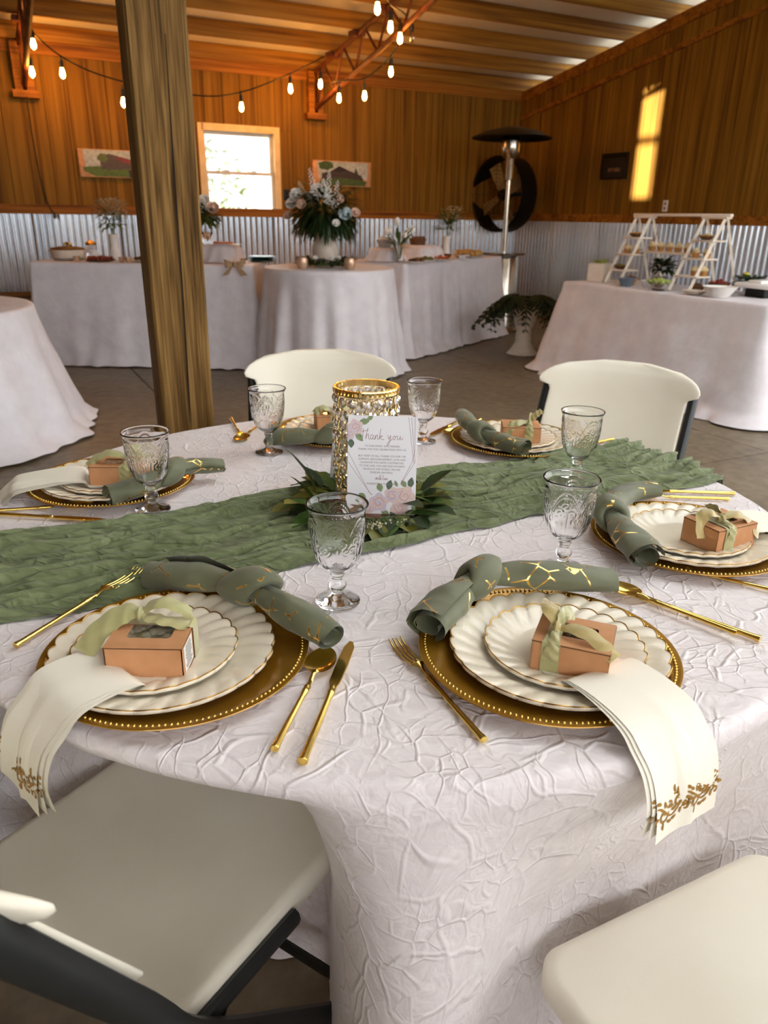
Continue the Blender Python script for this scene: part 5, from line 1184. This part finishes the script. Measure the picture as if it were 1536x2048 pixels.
# right-hand serving table
B2 = BZ + .011
riser('white draped riser with a grey bowl beside the tulips', (-.02, 7.62, B2), .2, .15, .12)
t = thing('pedestal_bowl', 'pale grey bowl on the draped riser beside the tulips', 'bowl', (-.03, 7.62, B2 + .122)); obj('bowl', MB().lathe([(0, 0), (.05, 0), (.06, .02), (.085, .06), (.09, .07), (.084, .07), (.05, .02), (0, .015)], 28), pm('grey_bowl', (200, 192, 188), .4), t); obj('napkin_tuft', MB().ball((-.02, 0, .07), (.05, .04, .025), 10, 6), petal_w, t)
riser('white draped riser under the muffin basket', (.31, 7.95, B2), .1, .2, .14)
t = thing('muffin_basket', 'woven basket of brown muffins on the white draped riser', 'basket', (.29, 7.92, B2 + .142)); obj('basket', MB().lathe([(0, 0), (.07, 0), (.085, .06), (.08, .062), (.066, .01), (0, .008)], 28, None, lambda th, k, r, z: (r + .003 * sin(20 * th), z)), brownf, t)
for i in range(9): a = i * 2.4; r = .02 * sqrt(i) ; obj('muffin', MB().ball((r * cos(a), r * sin(a), .06), (.024, .024, .02), 8, 6), brownf, t)
def tul(t):
    rd = random.Random(4)
    for i, (x, y, z, r) in enumerate(((-.02, 0, .36, .034), (-.12, -.02, .27, .03), (-.09, .03, .28, .03), (.08, 0, .27, .03), (.12, .02, .29, .032), (.05, -.05, .25, .028))):
        obj('stem', MB().tube(spline([(x * .1, y * .1, .03), (x * .4, y * .4, .16), (x, y, z - .02)], 8), .004, 5), stem_m, t)
        g = MB()
        for k in range(6):
            a = k * pi / 3
            g.grid(lambda u_, v_, a=a, r=r: (r * sin(pi * (.15 + .75 * v_)) * cos(a + (u_ - .5) * 1.3) * .85, r * sin(pi * (.15 + .75 * v_)) * sin(a + (u_ - .5) * 1.3) * .85, r * 2.0 * v_ - r), 4, 6, M=TR((x, y, z)))
        obj('tulip', g, petal_w, t, True, 180)
    foliage(t, (0, 0, .15), .05, .08, 26, 3, leaf_mid, (.12, .2), .03, -.6)
vase('tulip_vase', 'clear glass vase of white tulips on the serving table', (.1, 7.42, B2), [(0, 0), (.05, 0), (.055, .02), (.05, .1), (.062, .18), (.058, .18), (.046, .1), (.05, .02), (0, .01)], glass, tul)
def wild(t):
    foliage(t, (0, 0, .32), .1, .14, 150, 22, leaf_mid, (.07, .13), .022, -.3); foliage(t, (.06, 0, .42), .12, .1, 200, 23, dried, (.02, .04), .016, 0, 'blossoms')
    obj('stems', MB().tube([(0, 0, .15), (.03, 0, .3), (.06, 0, .42)], .005, 5), stem_m, t)
vase('bud_vase', 'slim white vase of wild greenery near the patio heater', (.6, 8.25, B2), slim, ceramic, wild)
platter('platter of brown snacks in front of the tulips', (.27, 7.36, B2), .09, 'snacks', brownf, 40, 5); platter('plate of green olives in front of the muffin riser', (.37, 7.62, B2), .08, 'olives', olivef, 40, 6)
platter('platter of orange snacks on the serving table edge', (.5, 7.85, B2), .13, 'snacks', orangef, 50, 7); platter('bowl of deep red berries right of the orange snacks', (.77, 8.2, B2), .07, 'berries', redf, 50, 8, h=.04)
platter('dark bowl of brown nuts behind the orange snacks', (.55, 8.1, B2), .1, 'nuts', brownf, 40, 9, brownf, h=.05); platter('heaped platter of golden rolls at the far table end', (.86, 8.55, B2), .17, 'rolls', yel, 60, 10, sz=(.025, .04))
# ================================================================ dessert table
def RW(u, v, z=0.): return W(u, v, RTZ + .006 + z)
rz0 = RA
t = thing('ladder_shelf', 'whitewashed double ladder shelf joined by a top bar on the dessert table', 'display shelf', RW(0, 0), RA)
def lb(a, b, w_, d_): return MB().tube([a, b], w_, 4, flat=d_)
for v0, v1 in ((4.12, 4.28), (4.83, 5.02)):
    for v in (v0, v1):
        obj('front_rail', lb((1.76, v, .53), (2.0, v - .03, 0), .013, 1.3), whitewood, t, False); obj('rear_rail', lb((1.74, v, .53), (1.55, v + .02, 0), .011, 1.2), whitewood, t, False)
    for z, u0 in ((.11, 1.95), (.235, 1.9), (.365, 1.84)):
        obj('step_shelf', MB().cbox((u0 - .05, (v0 + v1) / 2 - .01, z), (.15, v1 - v0 + .03, .012), .003, 1), whitewood, t)
    obj('top_cap', MB().cbox((1.75, (v0 + v1) / 2, .53), (.06, v1 - v0 + .05, .02), .004, 1), whitewood, t)
obj('top_bar', MB().cbox((1.75, 4.57, .545), (.04, .98, .022), .005, 1), whitewood, t)
obj('bridge_shelf', MB().cbox((1.78, 4.555, .262), (.13, .56, .014), .003, 1), whitewood, t)
for v in (4.36, 4.76): obj('hanger', MB().tube([(1.75, v, .54), (1.75, v - .01, .4), (1.78, v, .265)], .003, 5), rust, t)
wrap = pm('muffin_wrapper', (196, 140, 72), .6, 0., (160, 104, 48), 60.); icing = pm('pale_icing', (214, 192, 150), .5, 0., (186, 160, 112), 30.)
cup0 = None
def cupcake(p, lab, grp, sc_=1.):
    global cup0
    if cup0 is None:
        t = thing('cupcake', lab, 'cupcake', p, 0, grp); obj('wrapper', MB().lathe([(0, 0), (.021, 0), (.03, .035), (0, .036)], 24, None, lambda th, k, r, z: (r * (1 + .05 * sin(12 * th)), z)), wrap, t)
        obj('icing', MB().lathe([(.03, .034), (.033, .042), (.028, .055), (.018, .064), (.008, .074), (0, .076)], 20), icing, t); cup0 = t; return
    dup(cup0, p, random.uniform(0, 3), lab, grp)
for i, v in enumerate((4.36, 4.455, 4.55, 4.64, 4.73)): cupcake(RW(1.79, v, .27), 'golden cupcake on the bridge shelf, number %s from the left ladder' % ('one', 'two', 'three', 'four', 'five')[i], 'cupcakes on the bridge shelf')
for (u, v, z, lab) in ((1.87, 4.17, .242, 'golden cupcake on the middle step of the left ladder'), (1.84, 4.24, .242, 'second cupcake on the middle step of the left ladder'), (1.87, 4.89, .242, 'golden cupcake on the middle step of the right ladder'), (1.84, 4.97, .242, 'second cupcake on the middle step of the right ladder'), (1.92, 4.95, .117, 'cupcake on the lowest step of the right ladder'), (1.88, 5.0, .117, 'second cupcake on the lowest step of the right ladder')): cupcake(RW(u, v, z), lab, 'cupcakes on the ladder steps')
def dishbowl(name, lab, p, r, h, mat, fm=None, food='filling', flare=1.):
    t = thing(name, lab, 'bowl', p, 0, 'bowls on the dessert table'); obj('bowl_body', MB().lathe([(0, 0), (r * .5, 0), (r * .62, h * .2), (r, h), (r * .95, h), (r * .56, h * .25), (0, h * .15)], 32), mat, t)
    if fm:
        rd = random.Random(int(r * 1e4)); g = MB()
        for i in range(46): a = rd.uniform(0, 6.3); q = rd.random() ** .5 * r * .8; s_ = r * .16; g.ball((q * cos(a), q * sin(a), h * .85 + rd.random() * h * .45 * (1 - q / r)), (s_, s_, s_ * .9), 7, 5)
        obj(food, g, fm, t, True, 180)['kind'] = 'stuff'
greenf = pm('pale_grapes', (176, 186, 96), .35, 0., (140, 152, 64), 40.); slate = pm('blue_grey_glaze', (108, 124, 138), .3, 0., (86, 100, 114), 12.)
for (u, v, z, lab, m) in ((1.82, 4.2, .371, 'tray of sweets on the top step of the left ladder', brownf), (1.82, 4.92, .371, 'tray of sweets on the top step of the right ladder', brownf), (1.92, 4.17, .117, 'tray of fruit on the lowest step of the left ladder', olivef)): dishbowl('sweet_tray', lab, RW(u, v, z), .06, .03, brownf, yel if m is brownf else m, 'sweets')
t = thing('planter_box', 'white square planter box of pale succulents at the corner of the dessert table', 'planter', RW(1.93, 3.93), RA + .35)
obj('box', MB().cbox((0, 0, .075), (.15, .15, .15), .004, 1), whitewood, t); g = MB(); rd = random.Random(2)
for i in range(70): a = rd.uniform(0, 6.3); q = rd.uniform(0, .055); g.leaf((q * cos(a), q * sin(a), .148), (cos(a) * .7, sin(a) * .7, 1), rd.uniform(.03, .06), .022)
obj('succulents', g, greenf, t, True, 180)['kind'] = 'stuff'
t = thing('potted_plant', 'small dark leafy potted plant between the ladders', 'plant', RW(1.72, 4.44)); obj('pot', MB().lathe([(0, 0), (.05, 0), (.06, .07), (.055, .07), (0, .06)], 20), slate, t); foliage(t, (0, 0, .14), .08, .08, 120, 31, leaf_dark, (.05, .08), .035, 0)
dishbowl('glazed_bowl', 'blue-grey bowl in front of the ladder shelf', RW(2.06, 4.4), .075, .065, slate)
dishbowl('grape_bowl', 'clear bowl of pale green grapes in front of the right ladder', RW(2.1, 4.78), .1, .07, glass, greenf, 'grapes'); dishbowl('serving_bowl', 'wide white serving bowl near the corner of the dessert table', RW(2.07, 5.33), .12, .075, ceramic)
dishbowl('oval_dish', 'shallow cream dish beside the wide white bowl', RW(2.08, 5.12), .09, .03, potcream); dishbowl('small_bowl', 'small white bowl behind the blue-grey bowl', RW(1.93, 4.5), .055, .05, ceramic)
dishbowl('snack_bowl', 'brown bowl of snacks under the right ladder', RW(1.86, 5.14), .08, .08, brownf, redf, 'snacks'); dishbowl('jam_bowl', 'dark bowl beside the right ladder foot', RW(1.9, 4.98), .06, .05, brownf, brownf, 'nuts')
dishbowl('nut_bowl', 'terracotta bowl between the ladder feet', RW(1.95, 4.33), .06, .06, wrap, brownf, 'nuts'); dishbowl('fruit_bowl', 'brown bowl of fruit below the bridge shelf', RW(1.9, 4.6), .07, .06, brownf, orangef, 'fruit')
t = thing('covered_tray', 'white covered tray on a dark stand at the right picture edge', 'tray', RW(1.72, 5.42), RA); obj('stand', MB().cbox((0, 0, .03), (.2, .16, .06), .006, 1), black, t); obj('tray', MB().cbox((0, 0, .08), (.3, .3, .035), .015, 2), ceramic, t); obj('folded_towel', MB().cbox((.02, 0, .105), (.2, .12, .025), .012, 2), ceramic, t)
t = thing('leafy_sprig', 'dark leafy sprigs with a yellow bloom lying behind the wide white bowl', 'greenery', RW(1.6, 5.2, .03)); foliage(t, (0, 0, .05), .1, .04, 120, 41, leaf_dark, (.05, .09), .03, 0); obj('bloom', MB().ball((.02, .13, .09), (.03, .03, .028), 10, 7), pm('yellow_bloom', (206, 184, 70), .6), t)
# ================================================================ corner: heater, fan, fern, bench
t = thing('patio_heater', 'tall stainless patio heater with black dome in the far corner', 'patio heater', W(1.22, 1.5))
obj('base', MB().lathe([(0, 0), (.23, 0), (.23, .03), (.2, .05), (.2, .08), (0, .08)], 32), steel, t); obj('tank_housing', MB().lathe([(.2, .08), (.17, .84), (.16, .86), (0, .86)], 32), steel, t)
obj('shelf', MB().lathe([(0, .875), (.25, .875), (.26, .885), (.25, .895), (0, .895)], 36), steel, t); obj('pole', MB().tube([(0, 0, .86), (0, 0, 1.78)], .03, 16), steel, t)
obj('burner_neck', MB().lathe([(.045, 1.68), (.05, 1.7), (.05, 1.9), (.06, 1.92)], 20), steel, t); obj('burner', MB().lathe([(0, 1.9), (.07, 1.9), (.115, 1.95), (.12, 2.02), (.115, 2.08), (0, 2.09)], 28), steel, t)
obj('emitter_screen', MB().lathe([(.105, 2.02), (.11, 2.1), (.09, 2.13), (0, 2.13)], 28), black, t); obj('dome', MB().lathe([(0, 2.22), (.1, 2.215), (.3, 2.175), (.43, 2.12), (.45, 2.11), (.44, 2.1), (.3, 2.155), (.1, 2.19), (0, 2.195)], 48), black, t)
for k in range(3): a = k * 2.1; obj('stay', MB().tube([(.08 * cos(a), .08 * sin(a), 2.1), (.1 * cos(a), .1 * sin(a), 2.2)], .006, 6), steel, t)
fp = W(.52, .42, 1.56); t = thing('drum_fan', 'large dark drum fan mounted high in the corner behind the heater', 'fan', fp, RA + radians(10))
Ry = Matrix.Rotation(pi / 2, 4, 'Y')
obj('drum', MB().lathe([(.44, -.13), (.455, -.14), (.46, -.12), (.46, .12), (.455, .14), (.44, .13), (.44, -.13)], 48, Ry), black, t)
for k in range(4):
    a = k * pi / 2 + .5
    obj('blade', MB().grid(lambda u_, v_, a=a: (.05 * (v_ - .5) - .0, (.07 + .33 * u_) * cos(a) - (v_ - .5) * (.1 + .07 * u_) * sin(a), (.07 + .33 * u_) * sin(a) + (v_ - .5) * (.1 + .07 * u_) * cos(a)), 8, 6), pm('fan_blade_tan', (128, 112, 84), .5), t, True, 180)
obj('hub', MB().lathe([(0, .05), (.06, .045), (.075, .0), (.07, -.1), (0, -.1)], 20, Ry), black, t); g = MB()
for k in range(9): r = .06 + k * .045; g.tube([(.145, r * cos(q), r * sin(q)) for q in [2 * pi * i / 36 for i in range(36)]], .0025, 4, closed=True)
for k in range(8): a = k * pi / 4; g.tube([(.145, .06 * cos(a), .06 * sin(a)), (.145, .44 * cos(a), .44 * sin(a))], .003, 4)
obj('grille', g, black, t); obj('wall_bracket', MB().tube([(-.1, 0, 0), (-.5, 0, .02)], .025, 8).box((-.485, 0, .02), (.02, .2, .2)), black, t); obj('bracket_arm', MB().tube([(-.12, 0, -.3), (-.48, 0, -.1)], .015, 6), black, t)
t = thing('potted_fern', 'dark drooping fern on a pale pedestal beside the patio heater', 'plant', (1.37, 7.68, 0))
obj('pedestal', MB().lathe([(0, 0), (.15, 0), (.16, .01), (.12, .05), (.08, .12), (.075, .25), (.1, .3), (0, .3)], 28), whitewood, t); obj('pot', MB().lathe([(0, .3), (.1, .3), (.15, .5), (.16, .52), (.14, .52), (0, .46)], 28), potcream, t); rd = random.Random(8)
for i in range(80):
    a = rd.uniform(0, 2 * pi); L_ = rd.uniform(.36, .58); el = rd.uniform(.2, 1.1); g = MB(); P = []
    for k in range(12):
        q = k / 11; P.append(Vector((cos(a) * L_ * q * cos(el * .6), sin(a) * L_ * q * cos(el * .6), .5 + L_ * (sin(el) * q - (.5 + el * .75) * q * q))))
    g.tube(P, [.003 * (1 - .7 * k / 11) for k in range(12)], 4)
    for k in range(1, 12):
        d = (P[k] - P[k - 1]).normalized(); s_ = d.cross(Vector((0, 0, 1))).normalized(); w_ = .09 * (1 - (k / 12) ** 2) + .02
        for sg in (-1, 1): g.leaf(P[k], d * .5 + s_ * sg + Vector((0, 0, -.25)), w_, .034, bend=.2)
    obj('frond', g, fern_m, t, True, 180)
t = thing('slat_bench', 'low weathered wooden bench against the corrugated wall at far left', 'bench', W(7.05, .42), RA)
for k in range(3): obj('seat_slat', MB().cbox((0, -.13 + k * .13, .47), (1.7, .11, .035), .005, 1), benchwood, t, False)
obj('apron', MB().cbox((0, .17, .40), (1.66, .03, .09), .005, 1), benchwood, t, False); obj('stretcher', MB().cbox((0, .1, .17), (1.6, .03, .08), .005, 1), benchwood, t, False)
for sx in (-1, 1):
    for sy in (-1, 1): obj('leg', MB().cbox((sx * .78, sy * .13, .225), (.07, .07, .45), .005, 1), benchwood, t, False)
